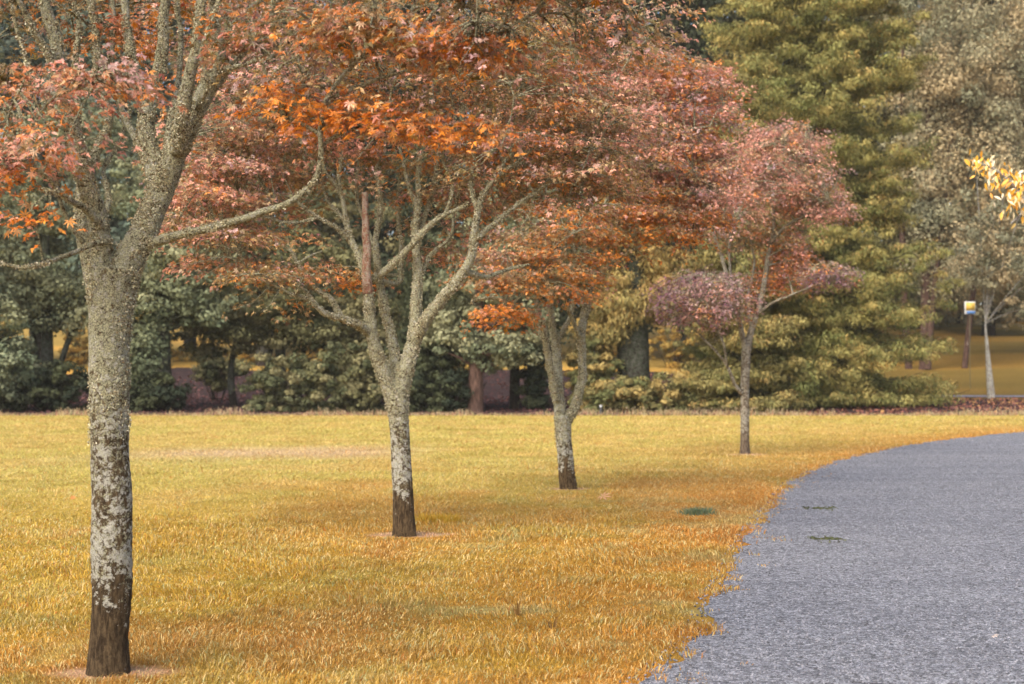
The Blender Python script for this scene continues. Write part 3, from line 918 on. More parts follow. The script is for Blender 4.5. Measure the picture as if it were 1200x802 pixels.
B2 = on_ground(473, 628)
D2 = B2[1]
maple('maple_tree', B2, 'second maple in the row, with a bare salmon stem among its forks',
    [(474, 628, 28, D2), (473, 600, 25, D2), (471, 560, 24, D2), (469, 520, 23, D2), (467, 490, 23, D2), (465, 470, 28, D2), (464, 455, 30, D2)],
    [('m', [(460, 465, 22, D2), (447, 430, 19, D2 - .05), (438, 400, 17, D2 - .1), (433, 365, 16, D2 - .12), (430, 335, 14, D2 - .12)]),
     ('r', [(431, 345, 13, D2 - .13), (430, 320, 12, D2 - .12), (429, 285, 11, D2 - .12), (428, 250, 10, D2 - .12), (427, 226, 9, D2 - .12)]),
     ('m', [(466, 455, 17, D2 + .1), (462, 420, 14, D2 + .15), (457, 390, 12, D2 + .2), (450, 355, 12, D2 + .2), (443, 320, 10, D2 + .2), (440, 285, 9, D2 + .2), (446, 245, 8, D2 + .2), (440, 200, 6, D2 + .2)]),
     ('m', [(468, 462, 22, D2), (478, 425, 20, D2), (486, 390, 17, D2 + .05), (488, 350, 14, D2 + .1), (489, 310, 12, D2 + .1), (486, 270, 10, D2 + .1), (490, 230, 9, D2 + .1), (492, 180, 7, D2 + .1)]),
     ('m', [(486, 400, 15, D2), (500, 375, 15, D2 - .1), (520, 348, 14, D2 - .2), (541, 322, 13, D2 - .3), (552, 300, 12, D2 - .35), (557, 270, 10, D2 - .4), (562, 240, 9, D2 - .4), (582, 205, 6, D2 - .4), (606, 168, 4.5, D2 - .3), (622, 130, 3, D2 - .2)]),
     ('b', [(434, 392, 12, D2 - .1), (418, 380, 10, D2 - .3), (400, 374, 9, D2 - .4), (382, 368, 8, D2 - .5), (362, 352, 7, D2 - .6), (340, 345, 5, D2 - .7)]),
     ('b', [(400, 374, 8, D2 - .4), (388, 352, 7, D2 - .4), (372, 340, 6, D2 - .4), (352, 315, 5, D2 - .4), (340, 290, 4, D2 - .4)]),
     ('b', [(431, 330, 10, D2 - .1), (420, 300, 9, D2), (410, 275, 8, D2 + .1), (404, 245, 7, D2 + .1), (397, 215, 6, D2 + .1), (400, 180, 5, D2 + .1)]),
     ('b', [(414, 285, 6, D2 + .1), (395, 268, 5, D2), (372, 255, 4.5, D2 - .1), (345, 232, 4, D2 - .2)]),
     ('b', [(436, 330, 9, D2 + .1), (455, 315, 10, D2), (475, 295, 9, D2 - .1), (500, 268, 8, D2 - .2), (520, 252, 7, D2 - .2), (548, 240, 6, D2 - .2)]),
     ('b', [(486, 300, 8, D2 + .1), (495, 260, 7, D2 + .2), (508, 220, 7, D2 + .3), (512, 180, 6, D2 + .3)]),
     ('b', [(545, 318, 9, D2 - .3), (570, 325, 6, D2 - .1), (590, 318, 5, D2), (620, 310, 4, D2)]),
     ('b', [(556, 280, 8, D2 - .4), (580, 262, 7, D2 - .3), (600, 245, 6, D2 - .3), (630, 225, 5, D2 - .3)]),
     ('b', [(441, 300, 6, D2 + .2), (428, 262, 5, D2 + .3), (418, 230, 4, D2 + .3), (420, 190, 3, D2 + .3)]),
     ('b', [(490, 245, 6, D2 + .1), (478, 215, 5, D2), (470, 185, 4, D2), (462, 150, 3, D2)]),
     ('b', [(488, 330, 6, D2 + .1), (505, 300, 5, D2 + .2), (528, 275, 4, D2 + .2), (535, 235, 3.5, D2 + .2), (548, 195, 3, D2 + .2)]),
     ('b', [(560, 248, 6, D2 - .4), (552, 220, 5, D2 - .3), (556, 185, 4, D2 - .3), (548, 150, 3, D2 - .3)]),
     ('b', [(582, 205, 4, D2 - .4), (612, 186, 3.5, D2 - .4), (640, 160, 2.5, D2 - .4)]),
     ('b', [(398, 225, 5, D2 + .1), (380, 200, 4, D2), (360, 180, 3, D2 - .1), (345, 150, 2.5, D2 - .1)]),
     ('b', [(405, 260, 5, D2 + .1), (385, 235, 4, D2 + .3), (375, 205, 3, D2 + .4), (380, 170, 2.5, D2 + .4)]),
     ('b', [(372, 358, 5, D2 - .55), (350, 335, 4, D2 - .5), (322, 322, 3, D2 - .5), (290, 318, 2.5, D2 - .5)]),
     ('b', [(372, 255, 4, D2 - .1), (340, 262, 3.5, D2 - .2), (300, 250, 3, D2 - .2), (262, 240, 2.5, D2 - .2)]),
     ('b', [(520, 255, 5, D2 - .2), (530, 222, 4, D2 - .2), (520, 190, 3, D2 - .2)]),
     ('b', [(445, 330, 8, D2 + .2), (468, 330, 6, D2 + .5), (470, 290, 6, D2 + .6), (466, 250, 6, D2 + .6), (470, 200, 5, D2 + .6)]),
    ],
    [(260, 180, 15.6, .62, 1.2, .5, 1.8, (4, .8, 2, 2.5, 1.2, 0, 1)), (240, 245, 15.2, .5, .9, .4, 1.3, (4, .8, 1.5, 2, 1.2, 0, 1)), (310, 215, 15.8, .6, 1.2, .5, 1.2, (2, .6, 3, 2, .8, 0, .6)), (320, 330, 14.6, .35, .5, .10, .5, (3, 1.2, 2, .6, 1, 0, 1)), (270, 285, 14.9, .5, .7, .2, .8, (3, 1, 2, 1.5, 1, 0, .5)),
     (370, 305, 14.9, .3, .4, .12, .12, (3, 1, 2, 1, 1, 0, .5)),
     (340, 110, 15.6, 1.1, 1.5, .5, 2.2, (2, 2, 2, 1.2, 1.0, .2, .8)), (470, 70, 15.3, 1.6, 1.8, .5, 2.8, (1, 2, 3, .8, .6, 1, .4)), (420, 180, 15.8, 1.0, 1.2, .3, 1.3, (.7, 1.6, 3, .6, .6, .6, .3)),
     (600, 90, 15.3, 1.3, 1.6, .5, 2.8, (.8, 2, 3.4, .6, .5, 1.2, .6)), (600, 190, 15.4, 1.0, 1.2, .35, 1.8, (.7, 1.5, 3.5, .6, .4, .8, .8)), (690, 140, 15.4, .8, 1.2, .45, 1.8, (1.2, 1.5, 3, .8, .4, .8, .8)), (690, 210, 15.4, .6, .9, .3, 1.0, (.8, 1.6, 3, .5, .5, .8, .8)),
     (540, 235, 16.1, .7, .8, .2, .6, (1, 2, 2, 1, .6, .4, .4)), (520, 280, 16.3, .5, .6, .15, .3, (2, 2, 2, 1, .6, 0, .4)), (430, 330, 16.3, .3, .4, .05, .12, (.2, 5, .6, 0, 1, 0, 0)), (480, -20, 15.6, 2.2, 1.9, .4, 2.6, (1, 2, 3, 1, .6, 1, 0)), (250, 20, 15.6, 1.2, 1.4, .6, 1.7, (2, 2, 2, 2, .6, 1, 0)), (700, 40, 15.5, .9, 1.2, .5, 1.4, (.8, 2.4, 2.5, .6, .6, 1.5, .4))],
    200, 3500, 13, 0.043, LEAF5, M_BARK2, 1.3, 200, spray_len=0.30, flake_n=60000, flake_size=0.013, flake_z=1.1, voxel=0.01, rough=0.09, single=280)

B3 = on_ground(665, 573)
D3 = B3[1]
maple('maple_tree', B3, 'third maple in the row, low forked trunk under orange and pink leaves',
    [(666, 573, 21, D3), (664, 550, 19, D3), (661, 520, 18, D3), (660, 500, 19, D3), (659, 488, 21, D3)],
    [('m', [(663, 495, 13, D3), (673, 478, 13, D3), (680, 455, 12, D3), (682, 425, 11, D3), (681, 395, 11, D3), (686, 365, 11, D3 + .1), (692, 335, 10, D3 + .1), (703, 305, 8, D3), (718, 285, 6, D3), (742, 262, 4, D3)]),
     ('m', [(657, 495, 15, D3), (655, 460, 13, D3), (653, 425, 12, D3 + .1), (650, 395, 10, D3 + .2), (645, 360, 9, D3 + .2), (648, 320, 7, D3 + .2), (640, 280, 5, D3 + .2)]),
     ('m', [(652, 470, 10, D3 - .1), (645, 435, 10, D3 - .2), (640, 405, 9, D3 - .3), (636, 380, 9, D3 - .35), (622, 367, 8, D3 - .4), (605, 360, 6, D3 - .5), (580, 350, 5, D3 - .6), (555, 352, 4, D3 - .7)]),
     ('b', [(640, 400, 7, D3 - .3), (632, 385, 7, D3 - .1), (628, 350, 6, D3), (622, 310, 5, D3), (610, 270, 4, D3)]),
     ('b', [(686, 360, 7, D3 + .1), (672, 335, 6, D3 + .3), (674, 300, 5, D3 + .4), (670, 260, 4, D3 + .5)]),
     ('b', [(693, 330, 6, D3 + .1), (722, 305, 5, D3 - .2), (745, 292, 3.5, D3 - .3)]),
     ('b', [(652, 400, 6, D3 + .2), (668, 370, 5, D3 + .5), (674, 330, 5, D3 + .6), (690, 280, 4, D3 + .7)]),
     ('b', [(681, 400, 6, D3), (665, 360, 5, D3 - .3), (655, 330, 4, D3 - .4), (640, 300, 3, D3 - .5)])],
    [(800, 130, 21.8, .75, 1.3, .7, 1.9, (4, 1.2, 1, 2, .6, 0, 1)), (760, 90, 21.6, .7, 1.2, .45, 1.3, (4, 1.6, 1.2, 2, .6, 0, 1)), (810, 205, 21.8, .6, 1.1, .5, 1.3, (3.4, 2, 1, 2, .8, 0, .6)), (760, 180, 21.2, .9, 1.2, .7, 1.7, (3, 2, 2, 2, .6, 0, .6)), (740, 250, 21.4, .9, 1.0, .4, 1.3, (1, 4, 2, .6, 1.2, 0, .3)),
     (670, 275, 21.3, 1.1, 1.2, .45, 1.2, (.6, 4, 2.6, .4, 1.2, .4, .3)), (640, 325, 20.8, .8, .8, .28, .55, (.3, 4, 2.2, .2, 1.5, 0, .2)), (590, 365, 20.6, .3, .4, .08, .18, (.3, 5, 1, 0, 1, 0, .2)), (590, 310, 21.0, .6, .8, .2, .5, (1, 3, 2, 1, 1, 0, .3)), (820, 260, 21.7, .35, .6, .2, .4, (1.2, 4, 1, 1, 1.2, 0, .3)),
     (660, 140, 22.2, 1.6, 1.3, 1.0, 1.8, (2, 1.5, 3, 1.5, .6, 0, .6)), (835, 95, 21.9, .22, .5, .18, .2, (4, 1, 0, 1, .6, 0, 0))],
    150, 2900, 13, 0.048, LEAF5, M_BARK3, 0.9, 300, spray_len=0.32, flake_n=20000, flake_size=0.018, flake_z=0.6, voxel=0.012, rough=0.09)

B4 = on_ground(873, 532)
D4 = B4[1]
maple('maple_tree', B4, 'farthest and smallest maple of the row, slender trunk under a pink crown',
    [(873, 532, 12, D4), (873, 515, 10.5, D4), (873, 480, 10, D4), (873, 450, 10, D4), (874, 425, 10.5, D4), (875, 405, 11, D4)],
    [('m', [(875, 412, 9, D4), (881, 385, 8, D4), (890, 360, 7, D4), (896, 330, 7, D4 + .1), (900, 300, 6, D4 + .1), (905, 275, 5, D4 + .1), (907, 240, 4, D4 + .1), (905, 205, 3, D4)]),
     ('m', [(874, 412, 8, D4), (868, 385, 7, D4 - .1), (861, 355, 6, D4 - .2), (852, 325, 5.5, D4 - .3), (845, 300, 5, D4 - .3), (835, 270, 4, D4 - .3), (828, 245, 3, D4 - .3)]),
     ('b', [(903, 285, 4.5, D4 + .1), (918, 268, 4, D4), (938, 255, 3, D4 - .1), (965, 245, 2.5, D4 - .2)]),
     ('b', [(862, 358, 4, D4 - .2), (856, 320, 3.5, D4), (855, 280, 3.5, D4), (865, 240, 3, D4)]),
     ('b', [(880, 385, 4, D4), (876, 350, 4, D4 + .2), (884, 310, 3.5, D4 + .3), (878, 270, 3, D4 + .3), (885, 230, 2.5, D4 + .3)]),
     ('b', [(869, 462, 5, D4 - .05), (860, 448, 4.5, D4 - .2), (852, 430, 4, D4 - .3), (840, 413, 3.5, D4 - .4), (822, 395, 3, D4 - .5), (805, 378, 2.5, D4 - .6)]),
     ('b', [(852, 430, 3.5, D4 - .3), (848, 405, 3, D4 - .5), (838, 380, 3, D4 - .6), (830, 360, 2.5, D4 - .7)]),
     ('b', [(884, 372, 4, D4), (905, 355, 3.5, D4 - .2), (930, 345, 3, D4 - .4), (965, 330, 2.5, D4 - .6)])],
    [(905, 205, 31.4, 1.3, 1.4, .75, 3.0, (5, .8, .8, 2, .8, 0, .6)), (850, 245, 31.2, .9, 1.2, .65, 1.7, (5, .8, .9, 1.6, .8, 0, .6)), (950, 235, 31.5, .75, 1.0, .55, 1.3, (4.5, 1.4, 1.2, 1.2, .8, 0, .4)), (925, 165, 31.4, .7, 1.0, .4, 1.0, (5, .8, .4, 1.6, .8, 0, .6)),
     (890, 160, 31.4, .3, .5, .35, .35, (5, .8, .4, 1.6, .8, 0, .6)), (898, 280, 31.9, 1.0, 1.0, .45, .7, (1.6, 1.5, 3, 1, 1, 0, .6)), (825, 350, 30.6, 1.0, .9, .6, 2.6, (.3, .1, .5, 2, .2, 0, 0, 6)), (925, 310, 31.8, .55, .8, .6, 1.1, (1, 1.6, 3, 1, 1, 0, 0, 1)),
     (970, 322, 30.8, .5, .6, .3, .7, (.4, .5, 1, 2, .3, 0, 0, 4)), (895, 330, 31.9, .6, .6, .3, .4, (.8, 2, 3, .6, 1, 0, 0)), (985, 250, 31.4, .2, .4, .15, .2, (4, 2, .4, 1, .8, 0, 0))],
    130, 2900, 12, 0.052, LEAF3, M_BARK4, 2.0, 400, spray_len=0.28, flake_n=0, voxel=0.012, rough=0.08, tier=0.0)

# ------------------------------------------------------------------ background trees
def clump_faces(C, R, per, size, tmpl, col, hang=0.0, up=0.7, jitter=0.5, lit_tipcol=None, shell=0.45):
    n_ = len(C)
    idx = np.repeat(np.arange(n_), per); m = len(idx)
    u = norm(RNG.normal(0, 1, (m, 3)))
    r = RNG.uniform(0, 1, m) ** shell
    p = C[idx] + u * r[:, None] * R[idx]
    N = u * 1.1 + np.array((0, 0, up * 0.7)) + RNG.normal(0, jitter * 0.8, (m, 3))
    D = RNG.normal(0, 1, (m, 3)) * (1 - min(hang, 0.9)) + np.array((0, 0, -1.0)) * hang + u * 0.5
    T, B, N = frame_from(N, D)
    c = col[idx] * RNG.uniform(0.65, 1.4, (m, 1))
    if lit_tipcol is not None:
        w = (RNG.uniform(0, 1, m) * (0.4 + 0.6 * (u[:, 2] * 0.5 + 0.5)))[:, None] ** 1.5  # upward side turns golder: lit clump tops put into the colour
        tc = lit_tipcol[idx]
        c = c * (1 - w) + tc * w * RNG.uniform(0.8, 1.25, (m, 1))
    return stamp(tmpl[0], tmpl[1], p, T, B, N, RNG.uniform(0.6, 1.4, m) * size, c)

def bg_tree(name, label, cat, d, trunk, ell, n_clump, per, fsize, pal, crad=(0.5, 1.0), flat=0.6, bark=None, limbs=8, hang=0.0,
            tmpl=RHOMB, tip=None, group='trees behind the lawn', seed=0, up=0.7, extra_stems=(), shell=0.33, jitter=0.5):
    """trunk: x px, width px, top y px (base is on the terrain at distance d); ell: list of x, y, rx, ry in px, weight"""
    bx = (trunk[0] - 600) / FPX * d
    base = np.array((bx, d, th(bx, d)))
    root = thing(name, base, label, cat, group)
    bark = bark or M_BARKDARK
    top = at(trunk[3] if len(trunk) > 3 else trunk[0], trunk[2], d) - base
    r0 = trunk[1] / 2 * d / FPX
    n_ = 12
    t = np.linspace(0, 1, n_)[:, None]
    pts = t * top + np.column_stack((np.sin(t[:, 0] * 3 + seed) * 0.12 * top[2] * 0.05, 0 * t[:, 0], 0 * t[:, 0]))
    pts[0, 2] -= 0.25
    rad = r0 * (1 - 0.75 * t[:, 0])
    tm = Mesher()
    pp, rr = catmull(pts, rad, 0.35)
    v, fs = tube(pp, rr, 14, rough=0.12, seed=seed, rscale=1.5, flare=0.5)
    tm.add(v, fs[0])
    nodes, nrad = [pp], [rr]
    for (sx, sw, sy, ex) in extra_stems:
        a = at(sx, 0, d); a = np.array((a[0], d + random.uniform(-0.6, 0.6), th(a[0], d))) - base
        b = at(ex, sy, d) - base
        q = np.linspace(0, 1, 10)[:, None]
        ps = a + (b - a) * q + np.column_stack((np.sin(q[:, 0] * 4 + sx) * 0.2, 0 * q[:, 0], 0 * q[:, 0]))
        rs = sw / 2 * d / FPX * (1 - 0.6 * q[:, 0])
        v, fs = tube(ps, rs, 10, rough=0.1, seed=seed + 1, rscale=1.5)
        tm.add(v, fs[0]); nodes.append(ps); nrad.append(rs)
    w = np.array([e[4] for e in ell], float); w /= w.sum()
    k = RNG.choice(len(ell), n_clump, p=w)
    u = norm(RNG.normal(0, 1, (n_clump, 3))); r = RNG.uniform(0, 1, n_clump) ** shell
    E = np.array([at(e[0], e[1], d) for e in ell]) - base
    R = np.array([(e[2] * d / FPX, e[2] * d / FPX * 0.8, e[3] * d / FPX) for e in ell])
    C = E[k] + u * r[:, None] * R[k]
    C[:, 2] = np.maximum(C[:, 2], terrain(C[:, 0] + base[0], C[:, 1] + base[1]) - base[2] + 0.15)
    cr = RNG.uniform(crad[0], crad[1], n_clump)
    CR = np.column_stack((cr, cr, cr * flat))
    # limbs to some clumps
    nd = np.vstack(nodes); nr = np.concatenate(nrad)
    for i in RNG.permutation(n_clump)[:limbs * 3]:
        dd = np.linalg.norm(nd - C[i], axis=1) + 1.0 * np.maximum(0, nd[:, 2] - C[i][2] + 0.5) + 2 * np.maximum(0, 1.5 - nd[:, 2])
        a = int(dd.argmin()); L_ = np.linalg.norm(C[i] - nd[a])
        q = np.linspace(0, 1, 7)[:, None]
        m1 = nd[a] + (C[i] - nd[a]) * 0.5 + np.array((0, 0, 0.1 * L_))
        ps = (1 - q) ** 2 * nd[a] + 2 * q * (1 - q) * m1 + q ** 2 * C[i]
        v, fs = tube(ps, np.maximum(0.02, nr[a] * 0.4 * (1 - 0.8 * q[:, 0])), 6, closed=False)
        tm.add(v, fs[0])
    put('trunk', tm.mesh('trunk', False, True), bark, root)
    pal = np.array(pal)
    nz = fnoise(C + base, 0.35, seed + 3, 2)
    ci = np.clip((sstep(0.25, 0.75, nz) * 0.6 + RNG.uniform(0, 0.4, n_clump)) * len(pal), 0, len(pal) - 1).astype(int)
    col = pal[ci]
    tc = None
    if tip is not None:
        tip = np.array(tip); tc = tip[RNG.integers(0, len(tip), n_clump)]
    v, f, c = clump_faces(C, CR, per, fsize, tmpl, col, hang=hang, up=up, lit_tipcol=tc, jitter=jitter)
    cr_ = put('crown', np_mesh('crown', v, f, c), M_FOL, root)
    cr_['kind'] = 'stuff'
    return root

BLUEG = [(0.13, 0.15, 0.09), (0.20, 0.21, 0.12), (0.29, 0.29, 0.17), (0.15, 0.17, 0.10)]
OLIVE = [(0.09, 0.10, 0.05), (0.155, 0.15, 0.07), (0.22, 0.20, 0.10), (0.11, 0.115, 0.06)]
DARKG = [(0.03, 0.04, 0.025), (0.045, 0.055, 0.03), (0.07, 0.08, 0.04)]
GOLDG = [(0.14, 0.15, 0.06), (0.23, 0.20, 0.08), (0.36, 0.27, 0.10), (0.18, 0.175, 0.07)]
GUMG = [(0.24, 0.24, 0.15), (0.33, 0.30, 0.185), (0.45, 0.36, 0.21), (0.28, 0.275, 0.175)]
LIT_TIPS = [(0.64, 0.42, 0.14), (0.68, 0.40, 0.15), (0.54, 0.42, 0.15), (0.44, 0.37, 0.13)]  # gold of conifer tips, sunlit look included in the colour

# front row behind the lawn, left to right
bg_tree('broadleaf_tree', 'blue green tree cut by the left frame edge, its leaves hanging to the lawn', 'tree', 63, (-30, 30, 200), [(-10, 400, 45, 60, 1.4), (10, 440, 30, 30, .5), (-30, 300, 60, 90, 1)], 130, 150, 0.17, [(0.15, 0.18, 0.11), (0.21, 0.23, 0.14), (0.25, 0.26, 0.15)], (0.35, 0.8), seed=1)
bg_tree('broadleaf_tree', 'dark stemmed tree standing just left of the nearest maple trunk', 'tree', 66, (55, 17, 180), [(60, 300, 75, 70, 1.6), (40, 350, 50, 40, 1), (95, 360, 30, 35, .5), (60, 200, 90, 80, 1), (120, 170, 80, 90, 1)], 240, 130, 0.17, BLUEG, (0.4, 0.9), seed=2, extra_stems=((66, 10, 350, 95), (44, 8, 330, 30)))
bg_tree('broadleaf_tree', 'blue green tree with a black trunk just right of the nearest maple trunk', 'tree', 65, (192, 22, 150), [(190, 340, 60, 45, 1.6), (165, 400, 30, 45, 1.2), (172, 440, 18, 30, .4), (220, 310, 60, 50, 1), (200, 220, 80, 80, 1), (240, 360, 35, 25, .5)], 250, 130, 0.17, [(0.12, 0.145, 0.085), (0.19, 0.21, 0.12), (0.28, 0.28, 0.16)], (0.4, 0.85), seed=3)
bg_tree('broadleaf_tree', 'olive spreading tree with a pair of dark trunks left of the second maple', 'tree', 68, (330, 15, 250), [(300, 380, 90, 32, 1.8), (400, 380, 75, 42, 1.6), (250, 390, 55, 28, .8), (430, 420, 50, 40, 1.2), (330, 300, 110, 60, 1.4), (420, 270, 90, 70, 1)], 330, 130, 0.17, OLIVE, (0.4, 0.9), 0.45, seed=4, extra_stems=((318, 9, 380, 315), (356, 9, 380, 352), (273, 10, 380, 280)))
bg_tree('conifer_tree', 'dark green conifer directly behind the second maple trunk', 'conifer', 66, (505, 15, 60), [(500, 420, 45, 65, 1.8), (510, 330, 45, 70, 1.2), (500, 230, 40, 80, .8), (540, 400, 26, 60, .6)], 220, 130, 0.18, DARKG, (0.45, 0.9), 0.9, seed=5, hang=0.6, tmpl=BLADE)
bg_tree('broadleaf_tree', 'tree with a red brown trunk between the second and third maples', 'tree', 63.5, (558, 19, 200), [(530, 390, 40, 30, 1.2), (590, 405, 45, 28, 1.6), (560, 330, 70, 45, 1.4), (610, 370, 35, 25, .6), (580, 260, 80, 60, 1)], 220, 120, 0.17, BLUEG, (0.35, 0.7), bark=M_BARKBROWN, seed=6)
bg_tree('broadleaf_tree', 'tree with a thin mossy trunk left of the third maple trunk', 'tree', 66, (602, 13, 250), [(615, 320, 60, 50, 1), (630, 380, 30, 25, .6), (590, 250, 70, 60, 1), (660, 300, 50, 60, 1)], 150, 130, 0.17, BLUEG, (0.4, 0.8), seed=7)
bg_tree('cypress_tree', 'golden cypress with a massive ivy clad trunk right of the third maple', 'cypress', 66, (740, 42, 60), [(740, 350, 55, 40, 1.8), (710, 390, 32, 22, .5), (780, 330, 35, 40, .7), (740, 260, 60, 70, 1.4), (750, 160, 60, 80, 1), (700, 410, 25, 30, .4)], 200, 300, 0.17, GOLDG, (0.6, 1.1), 0.6, seed=8, hang=0.7, tmpl=BLADE, tip=LIT_TIPS)
def tiered_conifer(name, label, cx, d, prof, n_br, per_br, faces, fsize, pal, lit_tips, seed, trunk_w=46, cl=(0.45, 0.8), group='trees behind the lawn'):
    """prof: (y px, radius px) from the ground up; boughs droop outward in tiers, each carrying plumes that hang at its sides"""
    bx = (cx - 600) / FPX * d
    base = np.array((bx, d, th(bx, d)))
    root = thing(name, base, label, 'cypress', group)
    pz = np.array([at(cx, y, d)[2] - base[2] for y, r in prof]); pr = np.array([r * d / FPX for y, r in prof])
    H = pz[-1]
    t = np.linspace(0, 1, 24)[:, None]
    pts = t * np.array((0, 0, H)); pts[0, 2] = -0.3
    v, fs = tube(pts, trunk_w / 2 * d / FPX * (1 - 0.92 * t[:, 0]), 16, rough=0.12, seed=seed, rscale=1.2, flare=0.5)
    tm = Mesher(); tm.add(v, fs[0])
    C, S, K = [], [], []
    rg = np.random.default_rng(seed)
    for b in range(n_br):
        q = (b + rg.uniform(0, 1)) / n_br
        z = np.interp(q, np.cumsum(np.concatenate(([0], 0.5 * (pr[1:] + pr[:-1]) * np.diff(pz)))) / np.sum(0.5 * (pr[1:] + pr[:-1]) * np.diff(pz)), pz)
        a = rg.uniform(math.pi, 2 * math.pi) if rg.uniform() < 0.75 else rg.uniform(0, math.pi)
        z = round(z / 1.7 + 0.4 * math.sin(a * 2 + b)) * 1.7 + rg.normal(0, 0.42)
        R_ = np.interp(z, pz, pr) * rg.uniform(0.72, 1.08)
        D = np.array((math.cos(a), math.sin(a), 0.0)); Sd = np.array((-D[1], D[0], 0.0))
        u = np.linspace(0, 1, 8)
        drop = 0.22 * R_ + 0.35
        br = np.outer(u * R_, D) + np.column_stack((0 * u, 0 * u, z + 0.5 - drop * np.sin(u * 2.0) ** 1.5 + 0.25 * u ** 3))
        br[:, 2] = np.maximum(br[:, 2], 0.25)
        v, fs = tube(br, 0.045 * (1 - 0.8 * u), 6, closed=False); tm.add(v, fs[0])
        for i in range(per_br):
            w = rg.uniform(0.08, 1.0) ** 0.7
            p = np.array([np.interp(w, u, br[:, j_]) for j_ in range(3)])
            side = rg.normal(0, 0.32) * R_ * 0.45 * (1.15 - 0.5 * w)
            p = p + Sd * side + np.array((0, 0, -0.25 * abs(side)))
            C.append(p); S.append(rg.uniform(*cl) * (0.75 + 0.35 * (1 - w))); K.append(w)
    C = np.array(C); S = np.array(S); K = np.array(K)
    C[:, 2] = np.maximum(C[:, 2], 0.3)
    put('trunk', tm.mesh('trunk', False, True), M_BARKDARK, root)
    pal = np.array(pal); lit_tips = np.array(lit_tips)
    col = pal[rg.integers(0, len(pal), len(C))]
    # golden bough ends: growth tint with the sunlit highlight painted in
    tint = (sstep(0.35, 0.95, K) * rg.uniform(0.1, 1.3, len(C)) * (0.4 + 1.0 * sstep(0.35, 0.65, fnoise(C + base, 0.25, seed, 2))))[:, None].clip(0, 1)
    tc = col * (1 - tint) * 1.15 + lit_tips[rg.integers(0, len(lit_tips), len(C))] * tint
    v, f, c = clump_faces(C, np.column_stack((S * 1.1, S * 1.1, S * 0.62)), faces, fsize, BLADE, col, hang=0.55, up=0.9, lit_tipcol=tc, shell=0.5)
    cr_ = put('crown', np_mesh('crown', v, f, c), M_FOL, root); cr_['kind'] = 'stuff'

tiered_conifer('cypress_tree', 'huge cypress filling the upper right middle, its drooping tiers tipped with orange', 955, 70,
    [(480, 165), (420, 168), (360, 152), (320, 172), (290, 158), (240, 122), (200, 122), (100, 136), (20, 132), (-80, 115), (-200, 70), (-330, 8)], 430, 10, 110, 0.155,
    [(0.17, 0.19, 0.065), (0.25, 0.25, 0.09), (0.32, 0.29, 0.10)], LIT_TIPS, 10)
bg_tree('slender_tree', 'slender tree with a bent white trunk on the bark bed at far right', 'tree', 77, (1162, 9, 380, 1154), [(1185, 290, 55, 50, 1.2), (1150, 300, 40, 45, .7), (1200, 350, 40, 30, .5), (1190, 220, 60, 50, .6)], 110, 90, 0.16, GUMG, (0.4, 0.8), bark=M_BARKPALE, seed=11, limbs=3)
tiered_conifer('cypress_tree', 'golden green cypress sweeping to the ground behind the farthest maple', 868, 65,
    [(484, 85), (430, 95), (360, 80), (300, 62), (200, 40), (110, 6)], 110, 9, 85, 0.17, [(0.16, 0.16, 0.06), (0.24, 0.21, 0.08)], LIT_TIPS, 9, 24, (0.4, 0.7))
# behind them
bg_tree('gum_tree', 'tall grey green gum tree with pinkish stems in the upper right corner', 'tree', 96, (1085, 14, 60), [(1110, 80, 85, 90, 2), (1170, 180, 70, 80, 2), (1080, 220, 50, 80, 1), (1200, 60, 70, 90, 1.5), (1130, 300, 90, 50, 1.2), (1090, -40, 90, 90, 1)], 420, 300, 0.18, GUMG, (0.8, 1.8), 0.8, bark=M_BARKBROWN, seed=12, hang=0.5, shell=0.6, extra_stems=((1065, 9, 30, 1055), (1085, 8, 60, 1120), (1128, 7, 60, 1185)), limbs=14, group='trees farther back')
bg_tree('gum_tree', 'grey green gum tree running out of the right frame edge', 'tree', 104, (1245, 16, 0), [(1230, 280, 70, 60, 1), (1240, 150, 80, 100, 1.4), (1250, 20, 80, 100, 1.2), (1180, 330, 50, 25, .5)], 240, 260, 0.18, GUMG, (0.7, 1.5), 0.8, seed=13, hang=0.5, bark=M_BARKBROWN, group='trees farther back')
back = [
 (-60, 92, 'far tree behind the left frame edge', BLUEG), (40, 100, 'far grey green tree seen left of the nearest maple limbs', [(0.13, 0.17, 0.13), (0.18, 0.22, 0.17)]), (135, 94, 'far grey green tree seen through the fork of the nearest maple', [(0.12, 0.16, 0.12), (0.17, 0.2, 0.15)]),
 (225, 104, 'far tree above the black trunked tree', BLUEG), (310, 96, 'far tree behind the olive spreading tree', OLIVE), (395, 108, 'far tree left of the dark conifer top', BLUEG),
 (470, 98, 'far dark tree behind the crown of the second maple', DARKG), (560, 110, 'far dark tree behind the red brown trunk', DARKG), (640, 98, 'far dark tree above the thin mossy trunk', DARKG), (720, 108, 'far dark tree behind the ivy clad cypress', DARKG),
 (800, 100, 'far dark green tree left of the huge cypress', DARKG), (1130, 136, 'far grey tree behind the pale branches of the tall gum', GUMG), (1210, 140, 'far grey tree behind the gum at the right edge', GUMG), (875, 118, 'far green tree between the two cypress tops', OLIVE), (1075, 130, 'far grey tree glimpsed between the stems of the tall gum', GUMG), (945, 128, 'far tree behind the top of the huge cypress', OLIVE), (1020, 112, 'far olive tree showing at the right shoulder of the huge cypress', OLIVE), (1160, 122, 'far olive tree behind the tall gum', GUMG)]
